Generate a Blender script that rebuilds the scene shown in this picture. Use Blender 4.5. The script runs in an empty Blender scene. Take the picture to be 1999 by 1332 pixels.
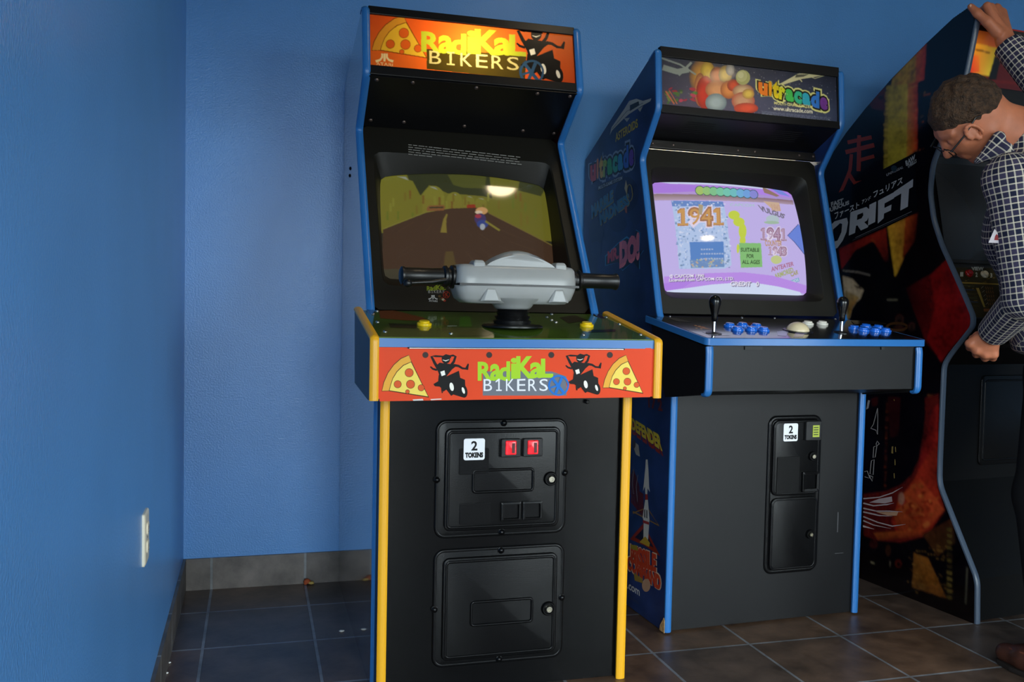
import bpy, bmesh, math, random
import numpy as np
from mathutils import Vector, Matrix
from mathutils.geometry import tessellate_polygon
random.seed(5); np.random.seed(5)
SC = bpy.context.scene
COL = SC.collection
# ------------------------------------------------------------------ camera, world, exposure
FPX = 1779.43; CX, CY = 999.5, 666.0
CAM = np.array([0.23842, -3.42366, 1.06715])
YAW, PIT, ROL = math.radians(15.80446), math.radians(-2.5761), math.radians(1.22327)
_F = np.array([math.sin(YAW)*math.cos(PIT), math.cos(YAW)*math.cos(PIT), math.sin(PIT)])
_R = np.array([math.cos(YAW), -math.sin(YAW), 0.0]); _U = np.cross(_R, _F)
CR = math.cos(ROL)*_R + math.sin(ROL)*_U; CU = -math.sin(ROL)*_R + math.cos(ROL)*_U; CF = _F
cd = bpy.data.cameras.new('camera'); cam = bpy.data.objects.new('camera', cd); COL.objects.link(cam)
cd.sensor_width = 36.0; cd.lens = FPX*36.0/1999.0; cd.clip_start = 0.05
cam.matrix_world = Matrix(((CR[0], CU[0], -CF[0], CAM[0]), (CR[1], CU[1], -CF[1], CAM[1]), (CR[2], CU[2], -CF[2], CAM[2]), (0, 0, 0, 1)))
SC.camera = cam
vs = SC.view_settings
vs.view_transform = 'Standard'; vs.look = 'None'; vs.exposure = EXPOSURE = 0.0; vs.gamma = 1.0; vs.use_curve_mapping = False
SKY = 17.5
wd = bpy.data.worlds.new('sky'); SC.world = wd; wd.use_nodes = True
def _world():
    nt = wd.node_tree; nt.nodes.clear()
    o = nt.nodes.new('ShaderNodeOutputWorld'); b = nt.nodes.new('ShaderNodeBackground')
    tc = nt.nodes.new('ShaderNodeTexCoord'); sp = nt.nodes.new('ShaderNodeSeparateXYZ'); rp = nt.nodes.new('ShaderNodeValToRGB')
    nt.links.new(tc.outputs['Generated'], sp.inputs[0])
    mp = nt.nodes.new('ShaderNodeMapRange'); mp.inputs[1].default_value = -1; mp.inputs[2].default_value = 1
    nt.links.new(sp.outputs['Z'], mp.inputs[0]); nt.links.new(mp.outputs[0], rp.inputs[0])
    e = rp.color_ramp.elements
    e[0].position = 0.46; e[0].color = (.17, .165, .155, 1); e[1].position = 0.54; e[1].color = (.86, .93, 1.0, 1)
    nt.links.new(rp.outputs[0], b.inputs[0]); b.inputs[1].default_value = SKY
    nt.links.new(b.outputs[0], o.inputs[0])
_world()
SC.cycles.use_denoising = True
SC.cycles.max_bounces = 8; SC.cycles.diffuse_bounces = 4; SC.cycles.glossy_bounces = 4; SC.cycles.transparent_max_bounces = 8
SC.cycles.sample_clamp_indirect = 6.0
# room measures (metres): back wall y = 0, left wall x = 0
RX, RY, RZ = 7.0, -5.3, 2.75
WIN = [(0.06, 1.22, 0.06, 2.40), (2.55, 5.3, 0.04, 2.35)]       # storefront openings in the front wall (x0, x1, z0, z1)
FILL_WIN = (-5.15, -3.6, 0.15, 2.40)                              # unseen opening added in the left wall to brighten the back wall (y0, y1, z0, z1)
def area(name, loc, sx, sy, rot):
    l = bpy.data.lights.new(name, 'AREA'); l.shape = 'RECTANGLE'; l.size = sx; l.size_y = sy; l.energy = 0
    l.cycles.is_portal = True
    o = bpy.data.objects.new(name, l); o.location = loc; o.rotation_euler = rot; COL.objects.link(o); return o
for k, w in enumerate(WIN):   # portals: only steer the sampling of the daylight that comes through the windows
    area('window_portal', ((w[0]+w[1])/2, RY+.005, (w[2]+w[3])/2), w[1]-w[0], w[3]-w[2], (math.radians(90), 0, 0))
area('window_portal', (.005, (FILL_WIN[0]+FILL_WIN[1])/2, (FILL_WIN[2]+FILL_WIN[3])/2), FILL_WIN[3]-FILL_WIN[2], FILL_WIN[1]-FILL_WIN[0], (0, math.radians(-90), 0))
# ------------------------------------------------------------------ projection helpers (photo pixel -> point on a real plane)
def ray(q): return CF + CR*(q[0]-CX)/FPX - CU*(q[1]-CY)/FPX
def hit(q, n, p0):
    d = ray(q); return CAM + d*(np.dot(np.asarray(p0)-CAM, n)/np.dot(d, n))
def at(q, depth): return CAM + ray(q)*depth
class Frame:
    """a cabinet's frame: x to its right, y into the wall, z up"""
    def __init__(s, x, y, a): s.x, s.y, s.a = x, y, a; s.c, s.s = math.cos(a), math.sin(a)
    def loc(s, P):
        dx, dy = P[0]-s.x, P[1]-s.y; return np.array([dx*s.c+dy*s.s, -dx*s.s+dy*s.c, P[2]])
    def w(s, p): return np.array([s.x+p[0]*s.c-p[1]*s.s, s.y+p[0]*s.s+p[1]*s.c, p[2]])
    def wd(s, v): return np.array([v[0]*s.c-v[1]*s.s, v[0]*s.s+v[1]*s.c, v[2]])
    def onX(s, x, q): return s.loc(hit(q, s.wd((1, 0, 0)), s.w((x, 0, 0))))
    def onY(s, y, q): return s.loc(hit(q, s.wd((0, 1, 0)), s.w((0, y, 0))))
class Slope:
    """plane holding the cabinet's x axis and the line A->B in (y, z), pushed d backwards; coordinates (x, s)"""
    def __init__(s, fr, A, B, d=0.0):
        s.fr = fr; A = np.array(A, float); B = np.array(B, float); s.t = (B-A)/np.linalg.norm(B-A)
        n = np.array([-s.t[1], s.t[0]]); s.n = n if n[0] > 0 else -n
        if abs(s.n[0]) < .5: s.n = n if n[1] < 0 else -n
        s.P = A + s.n*d; s.len = np.linalg.norm(B-A)
    def px(s, q):
        L = s.fr.loc(hit(q, s.fr.wd((0, s.n[0], s.n[1])), s.fr.w((0, s.P[0], s.P[1]))))
        return np.array([L[0], (L[1]-s.P[0])*s.t[0]+(L[2]-s.P[1])*s.t[1]])
    def p3(s, x, u, lift=0.0):
        """lift > 0 comes out towards the player"""
        q = s.P + s.t*u - s.n*lift; return (float(x), float(q[0]), float(q[1]))
# ------------------------------------------------------------------ materials
def lin(h):
    h = h.lstrip('#'); r = [int(h[i:i+2], 16)/255 for i in (0, 2, 4)]
    return tuple(c/12.92 if c <= .04045 else ((c+.055)/1.055)**2.4 for c in r)
MATS = {}
def mat(name, col='808080', rough=.5, metal=0, coat=0, bump=0, bscale=200, emit=0, var=0, vscale=6, spec=.5, crough=.05, attr=None, trans=0, detail=3, bdist=.002):
    if name in MATS: return MATS[name]
    m = bpy.data.materials.new(name); m.use_nodes = True; nt = m.node_tree; b = nt.nodes['Principled BSDF']
    c = lin(col) if isinstance(col, str) else col
    b.inputs['Base Color'].default_value = (*c, 1); b.inputs['Roughness'].default_value = rough; b.inputs['Metallic'].default_value = metal
    b.inputs['Coat Weight'].default_value = coat; b.inputs['Coat Roughness'].default_value = crough; b.inputs['Specular IOR Level'].default_value = spec
    src = None
    if attr:
        a = nt.nodes.new('ShaderNodeAttribute'); a.attribute_name = attr; src = a.outputs['Color']
    if var:
        tc = nt.nodes.new('ShaderNodeTexCoord'); n = nt.nodes.new('ShaderNodeTexNoise'); n.inputs['Scale'].default_value = vscale; n.inputs['Detail'].default_value = 6
        nt.links.new(tc.outputs['Object'], n.inputs['Vector'])
        mr = nt.nodes.new('ShaderNodeMapRange'); mr.inputs[1].default_value = .3; mr.inputs[2].default_value = .7; mr.inputs[3].default_value = 1-var; mr.inputs[4].default_value = 1+var
        nt.links.new(n.outputs[0], mr.inputs[0])
        mx = nt.nodes.new('ShaderNodeMix'); mx.data_type = 'RGBA'; mx.blend_type = 'MULTIPLY'; mx.inputs[0].default_value = 1
        if src: nt.links.new(src, mx.inputs[6])
        else: mx.inputs[6].default_value = (*c, 1)
        cb = nt.nodes.new('ShaderNodeCombineColor')
        for k in range(3): nt.links.new(mr.outputs[0], cb.inputs[k])
        nt.links.new(cb.outputs[0], mx.inputs[7]); src = mx.outputs[2]
    if src: nt.links.new(src, b.inputs['Base Color'])
    if emit:
        if src: nt.links.new(src, b.inputs['Emission Color'])
        else: b.inputs['Emission Color'].default_value = (*c, 1)
        b.inputs['Emission Strength'].default_value = emit
    if bump:
        tc = nt.nodes.new('ShaderNodeTexCoord'); n = nt.nodes.new('ShaderNodeTexNoise'); n.inputs['Scale'].default_value = bscale; n.inputs['Detail'].default_value = detail
        nt.links.new(tc.outputs['Object'], n.inputs['Vector'])
        bp = nt.nodes.new('ShaderNodeBump'); bp.inputs['Strength'].default_value = bump; bp.inputs['Distance'].default_value = bdist
        nt.links.new(n.outputs[0], bp.inputs['Height']); nt.links.new(bp.outputs[0], b.inputs['Normal'])
    if trans:
        o = nt.nodes['Material Output']; t = nt.nodes.new('ShaderNodeBsdfTranslucent'); ms = nt.nodes.new('ShaderNodeMixShader'); ms.inputs[0].default_value = trans
        if src: nt.links.new(src, t.inputs[0])
        else: t.inputs[0].default_value = (*c, 1)
        nt.links.new(b.outputs[0], ms.inputs[1]); nt.links.new(t.outputs[0], ms.inputs[2]); nt.links.new(ms.outputs[0], o.inputs[0])
    MATS[name] = m; return m
# ------------------------------------------------------------------ mesh building
class MB:
    def __init__(s): s.v = []; s.f = []; s.m = []
    def add(s, vs, fs, m=0):
        o = len(s.v); s.v += [tuple(map(float, p)) for p in vs]; s.f += [[i+o for i in f] for f in fs]; s.m += [m]*len(fs); return s
    def box(s, x0, x1, y0, y1, z0, z1, m=0):
        v = [(x, y, z) for z in (z0, z1) for y in (y0, y1) for x in (x0, x1)]
        return s.add(v, [(0, 2, 3, 1), (4, 5, 7, 6), (0, 1, 5, 4), (2, 6, 7, 3), (0, 4, 6, 2), (1, 3, 7, 5)], m)
    def prism(s, poly, x0, x1, m=0):          # polygon in (y, z) pushed along x
        n = len(poly); v = [(x0, p[0], p[1]) for p in poly]+[(x1, p[0], p[1]) for p in poly]
        return s.add(v, [list(range(n)), list(range(2*n-1, n-1, -1))]+[(i, i+n, (i+1) % n+n, (i+1) % n) for i in range(n)], m)
    def prismy(s, poly, y0, y1, m=0):         # polygon in (x, z) pushed along y
        n = len(poly); v = [(p[0], y0, p[1]) for p in poly]+[(p[0], y1, p[1]) for p in poly]
        return s.add(v, [list(range(n)), list(range(2*n-1, n-1, -1))]+[(i, i+n, (i+1) % n+n, (i+1) % n) for i in range(n)], m)
    def loft(s, loops, m=0, cap0=False, cap1=False, closed=True):
        n = len(loops[0]); fs = []
        for k in range(len(loops)-1):
            for i in range(n if closed else n-1):
                j = (i+1) % n; fs.append((k*n+i, k*n+j, (k+1)*n+j, (k+1)*n+i))
        if cap0: fs.append(list(range(n-1, -1, -1)))
        if cap1: fs.append(list(range((len(loops)-1)*n, len(loops)*n)))
        return s.add([p for l in loops for p in l], fs, m)
    def lathe(s, o, ax, prof, n=24, m=0):
        ax = Vector(ax).normalized(); a = ax.orthogonal().normalized(); b = ax.cross(a); o = Vector(o)
        loops = [[o+ax*h+(a*math.cos(2*math.pi*i/n)+b*math.sin(2*math.pi*i/n))*max(r, 1e-5) for i in range(n)] for r, h in prof]
        return s.loft(loops, m, True, True)
    def tube(s, path, r, n=10, m=0, sx=1.0):
        P = [Vector(p) for p in path]; loops = []; R = r if hasattr(r, '__len__') else [r]*len(P); up = None
        for i, p in enumerate(P):
            t = (P[min(i+1, len(P)-1)]-P[max(i-1, 0)]).normalized()
            if up is None: up = t.orthogonal().normalized()
            up = (up-t*up.dot(t)).normalized(); b = t.cross(up)
            loops.append([p+(up*math.cos(2*math.pi*k/n)*sx+b*math.sin(2*math.pi*k/n))*R[i] for k in range(n)])
        return s.loft(loops, m, True, True)
    def build(s, name, mats, parent=None, bevel=0, smooth=0, seg=2, kind=None, label=None):
        me = bpy.data.meshes.new(name); me.from_pydata(s.v, [], s.f)
        if not isinstance(mats, (list, tuple)): mats = [mats]
        for m_ in mats: me.materials.append(m_)
        if len(mats) > 1: me.polygons.foreach_set('material_index', s.m)
        bm = bmesh.new(); bm.from_mesh(me); bmesh.ops.recalc_face_normals(bm, faces=bm.faces); bm.to_mesh(me); bm.free()
        me.update()
        if smooth:
            me.polygons.foreach_set('use_smooth', [True]*len(me.polygons)); me.set_sharp_from_angle(angle=math.radians(smooth))
        return link(name, me, parent, bevel, seg, kind, label)
def link(name, me, parent=None, bevel=0, seg=2, kind=None, label=None):
    o = bpy.data.objects.new(name, me); COL.objects.link(o); o.parent = parent
    if bevel:
        b = o.modifiers.new('edge', 'BEVEL'); b.width = bevel; b.segments = seg; b.limit_method = 'ANGLE'; b.angle_limit = math.radians(40)
    if kind: o['kind'] = kind
    if label: o['label'] = label
    return o
def thing(name, label, cat, loc=(0, 0, 0), rz=0, group=None):
    o = bpy.data.objects.new(name, None); COL.objects.link(o); o.location = loc; o.rotation_euler = (0, 0, rz); o.empty_display_size = .1
    return tag(o, label, cat, group)
def tag(o, label, cat, group=None):
    o['label'] = label; o['category'] = cat
    if group: o['group'] = group
    return o
def rrect(x0, x1, z0, z1, r, n=6):
    out = []
    for cx, cz, a0 in ((x1-r, z1-r, 0), (x0+r, z1-r, 90), (x0+r, z0+r, 180), (x1-r, z0+r, 270)):
        for k in range(n+1):
            a = math.radians(a0+90*k/n); out.append((cx+r*math.cos(a), cz+r*math.sin(a)))
    return out
def plate(mb, x0, x1, z0, z1, r, y, h, e=.003, m=0):
    """rounded plate standing h out of the plane y towards -y"""
    L = [[(p[0], y, p[1]) for p in rrect(x0, x1, z0, z1, r)]]
    for k in range(4):
        a = math.pi/2*k/3; i = e*(1-math.cos(a)); L.append([(p[0], y-h+e-e*math.sin(a), p[1]) for p in rrect(x0+i, x1-i, z0+i, z1-i, max(r-i, .001))])
    mb.loft(L, m, False, True); return mb
def ring(mb, x0, x1, z0, z1, r, w, y, h, m=0):
    """half-round bead following a rounded rectangle"""
    L = []
    for k in range(6):
        a = math.pi*k/5; i = w/2*(1-math.cos(a)); L.append([(p[0], y-h*math.sin(a), p[1]) for p in rrect(x0+i, x1-i, z0+i, z1-i, max(r-i, .001))])
    mb.loft(L, m); return mb
def fillet(path, r, n=5):
    P = [np.array(p, float) for p in path]; out = [P[0]]
    for i in range(1, len(P)-1):
        a = P[i-1]-P[i]; b = P[i+1]-P[i]; la, lb = np.linalg.norm(a), np.linalg.norm(b); d = min(r, la*.45, lb*.45)
        p0 = P[i]+a/la*d; p1 = P[i]+b/lb*d
        for k in range(n+1):
            t = k/n; out.append(p0*(1-t)**2+2*P[i]*t*(1-t)+p1*t*t)
    out.append(P[-1]); return out
def molding(path, x0, x1, side, bulge=.005, back=.006, r=.012, n=5):
    """T-moulding strip: path in (y, z); side = +1 if the outside is to the left of travel; half-round across x"""
    P = fillet(path, r); mb = MB(); loops = []
    for i, p in enumerate(P):
        t = P[min(i+1, len(P)-1)]-P[max(i-1, 0)]; t = t/np.linalg.norm(t); nrm = np.array([-t[1], t[0]])*side
        l = []
        for k in range(n+1):
            u = k/n; q = p+nrm*bulge*(math.sin(math.pi*u)**.6); l.append((x0+(x1-x0)*u, q[0], q[1]))
        for x in (x1, x0): q = p-nrm*back; l.append((x, q[0], q[1]))
        loops.append(l)
    mb.loft(loops, 0, True, True); return mb
def bolts(name, m, parent, spots, r, prof=None, n=12):
    """one small fastener per spot (point, axis): each an object, sharing a mesh"""
    P = prof or [(r, 0), (r*.92, r*.3), (r*.5, r*.6), (0, r*.66)]; first = None
    for p, ax in spots:
        if first is None: first = o = MB().lathe((0, 0, 0), (0, 0, 1), P, n).build(name, m, parent, smooth=50)
        else: o = first.copy(); COL.objects.link(o); o.parent = parent
        o.location = p; o.rotation_euler = Vector((0, 0, 1)).rotation_difference(Vector(ax)).to_euler()
# ------------------------------------------------------------------ printed artwork: flat shapes in plane coordinates
_TXT = {}
def text_tris(s, bold=0.0, shear=0.0):
    k = (s, bold, shear)
    if k in _TXT: return _TXT[k]
    c = bpy.data.curves.new('t', 'FONT'); c.body = s; c.size = 1; c.offset = bold; c.shear = shear; c.resolution_u = 3; c.fill_mode = 'FRONT'
    o = bpy.data.objects.new('t', c); COL.objects.link(o)
    dg = bpy.context.evaluated_depsgraph_get(); me = o.evaluated_get(dg).to_mesh(); me.calc_loop_triangles()
    V = np.array([v.co[:2] for v in me.vertices], float).reshape(-1, 2); T = [tuple(t.vertices) for t in me.loop_triangles]
    o.evaluated_get(dg).to_mesh_clear(); bpy.data.objects.remove(o); bpy.data.curves.remove(c)
    if len(V):
        lo, hi = V.min(0), V.max(0)
        if bold: lo, hi = lo+bold, hi-bold     # fat letters swell past the quad that the plain ones fill
        V = (V-lo)/np.maximum(hi-lo, 1e-6)
    _TXT[k] = (V, T); return V, T
class Art:
    """painter: shapes given in photo (or crop) pixels, carried to plane coordinates by tf"""
    def __init__(s, tf, ox=0, oy=0, k=1.0): s.tf = tf; s.L = []; s.set(ox, oy, k)
    def set(s, ox, oy, k=1.0): s.ox, s.oy, s.k = ox, oy, k; return s
    def _m(s, p): return s.tf((s.ox+p[0]*s.k, s.oy+p[1]*s.k))[:2]
    def poly(s, pts, col):
        V = np.array([s._m(p) for p in pts]); T = [tuple(t) for t in tessellate_polygon([[Vector((a, b, 0)) for a, b in V]])]
        s.L.append((V, T, col if isinstance(col, list) else lin(col))); return s
    def grad(s, pts, cols):
        """quad with a colour per corner (print fades from ink to ink)"""
        V = np.array([s._m(p) for p in pts]); n = 6; W = []; C = []; T = []
        c = [np.array(lin(x)) for x in cols]
        for j in range(n+1):
            for i in range(n+1):
                u, v = i/n, j/n; w = ((1-u)*(1-v), u*(1-v), u*v, (1-u)*v)
                W.append(sum(V[q]*w[q] for q in range(4))); C.append(sum(c[q]*w[q] for q in range(4)))
        for j in range(n):
            for i in range(n):
                a = j*(n+1)+i; T += [(a, a+1, a+n+2), (a, a+n+2, a+n+1)]
        s.L.append((np.array(W), T, [tuple(x) for x in C])); return s
    def ell(s, x, y, rx, ry, col, n=24, a0=0):
        ca, sa = math.cos(a0), math.sin(a0)
        return s.poly([(x+rx*math.cos(2*math.pi*i/n)*ca-ry*math.sin(2*math.pi*i/n)*sa, y+rx*math.cos(2*math.pi*i/n)*sa+ry*math.sin(2*math.pi*i/n)*ca) for i in range(n)], col)
    def ringe(s, x, y, rx, ry, w, col, n=28):
        for i in range(n):
            a, b = 2*math.pi*i/n, 2*math.pi*(i+1)/n
            s.poly([(x+rx*math.cos(a), y+ry*math.sin(a)), (x+rx*math.cos(b), y+ry*math.sin(b)), (x+(rx-w)*math.cos(b), y+(ry-w)*math.sin(b)), (x+(rx-w)*math.cos(a), y+(ry-w)*math.sin(a))], col)
        return s
    def line(s, pts, w, col):
        P = [np.array(p, float) for p in pts]; A = []; B = []
        ww = w if hasattr(w, '__len__') else [w]*len(P)
        for i, p in enumerate(P):
            t = P[min(i+1, len(P)-1)]-P[max(i-1, 0)]; t = t/max(np.linalg.norm(t), 1e-6); n = np.array([-t[1], t[0]])*ww[i]/2; A.append(p+n); B.append(p-n)
        for i in range(len(P)-1): s.poly([A[i], A[i+1], B[i+1], B[i]], col)
        return s
    def text(s, t, quad, col, bold=0.0, shear=0.0):
        """quad: top-left, top-right, bottom-right, bottom-left"""
        V, T = text_tris(t, bold, shear)
        if not len(V): return s
        q = [np.array(s._m(p)) for p in quad]
        W = np.array([q[3]*(1-u)*(1-v)+q[2]*u*(1-v)+q[1]*u*v+q[0]*(1-u)*v for u, v in V])
        s.L.append((W, T, lin(col))); return s
    def digits(s, t, quad, col, bold=0.0, slab=.12):
        """figures one by one in equal cells; the ones get a flag and a slab foot"""
        q = [np.array(p, float) for p in quad]; n = len(t); at2 = lambda u, v: tuple((q[0]*(1-u)+q[1]*u)*(1-v)+(q[3]*(1-u)+q[2]*u)*v)
        for i, ch in enumerate(t):
            u0, u1 = (i+.06)/n, (i+.94)/n; U = lambda k, v: at2(u0+(u1-u0)*k, v)
            if ch == '1':
                e = bold*.8; s.poly([U(.36-e, -e*.5), U(.66+e, -e*.5), U(.66+e, 1-slab), U(1+e*.3, 1-slab-e*.5), U(1+e*.3, 1+e*.5), U(0-e*.3, 1+e*.5), U(0-e*.3, 1-slab-e*.5), U(.36-e, 1-slab), U(.36-e, .26), U(.06-e, .26+e*.5), U(.06-e, .12)], col)
            else: s.text(ch, [U(0, 0), U(1, 0), U(1, 1), U(0, 1)], col, bold)
        return s
    def vector(s, name, p3, m, parent, step=.00006, base=.0005, label=None):
        """p3(u, v, lift) -> local point"""
        v = []; f = []; c = []; B = []
        for (V, T, col) in s.L:
            lo, hi = V.min(0), V.max(0); k = 1+max([b[4] for b in B if b[0] < hi[0] and b[2] > lo[0] and b[1] < hi[1] and b[3] > lo[1]], default=-1)
            B.append((lo[0], lo[1], hi[0], hi[1], k)); o = len(v); v += [p3(a, b, base+step*k) for a, b in V]
            for t in T:
                f.append([i+o for i in t]); c += [(*(col[i] if isinstance(col, list) else col), 1) for i in t]
        me = bpy.data.meshes.new(name); me.from_pydata(v, [], f); at_ = me.color_attributes.new('Col', 'FLOAT_COLOR', 'CORNER')
        at_.data.foreach_set('color', np.array(c, np.float32).ravel()); me.materials.append(m); me.update()
        return link(name, me, parent, label=label)
    def raster(s, u0, u1, v0, v1, nu, nv, bg):
        im = np.zeros((nv, nu, 3)); im[:] = lin(bg); gu = np.linspace(u0, u1, nu); gv = np.linspace(v0, v1, nv)
        for V, T, col in s.L:
            for t in T:
                a, b, c = V[t[0]], V[t[1]], V[t[2]]; d = (b[0]-a[0])*(c[1]-a[1])-(b[1]-a[1])*(c[0]-a[0])
                if abs(d) < 1e-12: continue
                i0, i1 = np.searchsorted(gu, [min(a[0], b[0], c[0])-1e-9, max(a[0], b[0], c[0])+1e-9]); j0, j1 = np.searchsorted(gv, [min(a[1], b[1], c[1])-1e-9, max(a[1], b[1], c[1])+1e-9])
                if i1 <= i0 or j1 <= j0: continue
                X, Y = np.meshgrid(gu[i0:i1], gv[j0:j1]); w1 = ((X-a[0])*(c[1]-a[1])-(Y-a[1])*(c[0]-a[0]))/d; w2 = ((b[0]-a[0])*(Y-a[1])-(b[1]-a[1])*(X-a[0]))/d
                k = (w1 >= -1e-6) & (w2 >= -1e-6) & (w1+w2 <= 1+1e-6)
                if isinstance(col, list):
                    cc = (1-w1-w2)[..., None]*np.array(col[t[0]])+w1[..., None]*np.array(col[t[1]])+w2[..., None]*np.array(col[t[2]]); im[j0:j1, i0:i1][k] = cc[k]
                else: im[j0:j1, i0:i1][k] = col
        return im, gu, gv
def soften(im, n):
    for _ in range(n):
        for ax in (0, 1):
            p = np.concatenate([im.take([0], ax), im, im.take([-1], ax)], ax); k = im.shape[ax]
            im = (p.take(range(0, k), ax)+2*p.take(range(1, k+1), ax)+p.take(range(2, k+2), ax))/4
    return im
def inside(poly, u, v):
    k = np.zeros(u.shape, bool); n = len(poly)
    for i in range(n):
        (a, b), (c, d) = poly[i], poly[(i+1) % n]
        if b != d: k ^= ((b > v) != (d > v)) & (u < (c-a)*(v-b)/(d-b)+a)
    return k
def grid_mesh(name, im, gu, gv, p3, m, parent, smooth=True, outline=None):
    nv, nu = im.shape[:2]; U, V = np.meshgrid(gu, gv); P = np.array([p3(u, v) for u, v in zip(U.ravel(), V.ravel())], np.float32)
    idx = np.arange(nu*nv).reshape(nv, nu); F = np.stack([idx[:-1, :-1], idx[1:, :-1], idx[1:, 1:], idx[:-1, 1:]], -1).reshape(-1, 4)
    if outline is not None: F = F[inside(outline, U.ravel()[F].mean(1), V.ravel()[F].mean(1))]
    me = bpy.data.meshes.new(name); me.vertices.add(len(P)); me.vertices.foreach_set('co', P.ravel()); me.loops.add(F.size); me.loops.foreach_set('vertex_index', F.ravel().astype(np.int32))
    me.polygons.add(len(F)); me.polygons.foreach_set('loop_start', np.arange(0, F.size, 4, dtype=np.int32)); me.polygons.foreach_set('loop_total', np.full(len(F), 4, np.int32)); me.update(calc_edges=True)
    a = me.color_attributes.new('Col', 'FLOAT_COLOR', 'POINT'); a.data.foreach_set('color', np.concatenate([im.reshape(-1, 3), np.ones((nu*nv, 1))], 1).astype(np.float32).ravel())
    if smooth: me.polygons.foreach_set('use_smooth', [True]*len(F))
    me.materials.append(m); return link(name, me, parent)
# ------------------------------------------------------------------ materials of the place
def tile_mat(name, c1, c2, grout, ax, off, wid, hei, rough=.35, mortar=.005):
    m = bpy.data.materials.new(name); m.use_nodes = True; nt = m.node_tree; b = nt.nodes['Principled BSDF']
    tc = nt.nodes.new('ShaderNodeTexCoord'); sp = nt.nodes.new('ShaderNodeSeparateXYZ'); cb = nt.nodes.new('ShaderNodeCombineXYZ'); nt.links.new(tc.outputs['Object'], sp.inputs[0])
    for k in (0, 1):
        ad = nt.nodes.new('ShaderNodeMath'); ad.operation = 'ADD'; ad.inputs[1].default_value = off[k]; nt.links.new(sp.outputs[ax[k]], ad.inputs[0]); nt.links.new(ad.outputs[0], cb.inputs[k])
    br = nt.nodes.new('ShaderNodeTexBrick'); br.offset = 0; br.inputs['Scale'].default_value = 1; br.inputs['Brick Width'].default_value = wid; br.inputs['Row Height'].default_value = hei
    br.inputs['Mortar Size'].default_value = mortar; br.inputs['Mortar Smooth'].default_value = .2; br.inputs['Color1'].default_value = (*lin(c1), 1); br.inputs['Color2'].default_value = (*lin(c2), 1); br.inputs['Mortar'].default_value = (*lin(grout), 1)
    nt.links.new(cb.outputs[0], br.inputs['Vector'])
    n = nt.nodes.new('ShaderNodeTexNoise'); n.inputs['Scale'].default_value = 7; n.inputs['Detail'].default_value = 8; n.inputs['Roughness'].default_value = .65; nt.links.new(tc.outputs['Object'], n.inputs['Vector'])
    mr = nt.nodes.new('ShaderNodeMapRange'); mr.inputs[1].default_value = .3; mr.inputs[2].default_value = .7; mr.inputs[3].default_value = .4; mr.inputs[4].default_value = 1.6; nt.links.new(n.outputs[0], mr.inputs[0])
    mx = nt.nodes.new('ShaderNodeMix'); mx.data_type = 'RGBA'; mx.blend_type = 'MULTIPLY'; mx.inputs[0].default_value = 1; c3 = nt.nodes.new('ShaderNodeCombineColor')
    for k in range(3): nt.links.new(mr.outputs[0], c3.inputs[k])
    nt.links.new(br.outputs['Color'], mx.inputs[6]); nt.links.new(c3.outputs[0], mx.inputs[7]); nt.links.new(mx.outputs[2], b.inputs['Base Color'])
    sb = nt.nodes.new('ShaderNodeMath'); sb.operation = 'SUBTRACT'; nt.links.new(n.outputs[0], sb.inputs[0]); nt.links.new(br.outputs['Fac'], sb.inputs[1])
    bp = nt.nodes.new('ShaderNodeBump'); bp.inputs['Strength'].default_value = .5; bp.inputs['Distance'].default_value = .003; nt.links.new(sb.outputs[0], bp.inputs['Height']); nt.links.new(bp.outputs[0], b.inputs['Normal'])
    b.inputs['Roughness'].default_value = rough; return m
S = 0.33; GX, GY = 0.0969, -0.2543
FLOOR = tile_mat('slate_tile', '5c4636', '423a36', '74767a', ('X', 'Y'), (-GX+S*40, -GY+S*40), S, S, .38)
BASEB = tile_mat('slate_base_x', '6a625c', '5a5450', '77797a', ('X', 'Z'), (-GX+S*40, .05), S, .6, .45)
BASEL = tile_mat('slate_base_y', '5d5650', '524c48', '8a8a88', ('Y', 'Z'), (-GY+S*40, .05), S, .6, .45)
WALL = mat('blue_wall_paint', '5896d8', .3, bump=.55, bscale=170, var=.05, vscale=3, spec=.5)
CEIL = mat('ceiling_paint', '8f8c84', .8, bump=.2, bscale=90)
OUTW = mat('pale_wall_paint', '6f8fae', .7)
def structure(name, mb, m, **k): return mb.build(name, m, kind='structure', **k)
t = .12
structure('floor', MB().box(-t, RX+t, RY-t, t, -.1, 0), FLOOR)
structure('wall_back', MB().box(-t, RX+t, 0, t, 0, RZ), WALL)
w = FILL_WIN; structure('wall_left', MB().box(-t, 0, w[1], 0, 0, RZ).box(-t, 0, RY-t, w[0], 0, RZ).box(-t, 0, w[0], w[1], 0, w[2]).box(-t, 0, w[0], w[1], w[3], RZ), WALL)
structure('wall_right', MB().box(RX, RX+t, RY-t, 0, 0, RZ), OUTW)
structure('ceiling', MB().box(-t, RX+t, RY-t, t, RZ, RZ+.1), CEIL)
fw = MB(); xs = [-t]+[v for w in WIN for v in w[:2]]+[RX+t]
for i in range(0, len(xs), 2): fw.box(xs[i], xs[i+1], RY-t, RY, 0, RZ)
for w in WIN: fw.box(w[0], w[1], RY-t, RY, 0, w[2]); fw.box(w[0], w[1], RY-t, RY, w[3], RZ)
structure('wall_front', fw, OUTW)
ALU = mat('window_aluminium', '9a9c9e', .35, 1.0)
gm = bpy.data.materials.new('window_glass'); gm.use_nodes = True
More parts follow.
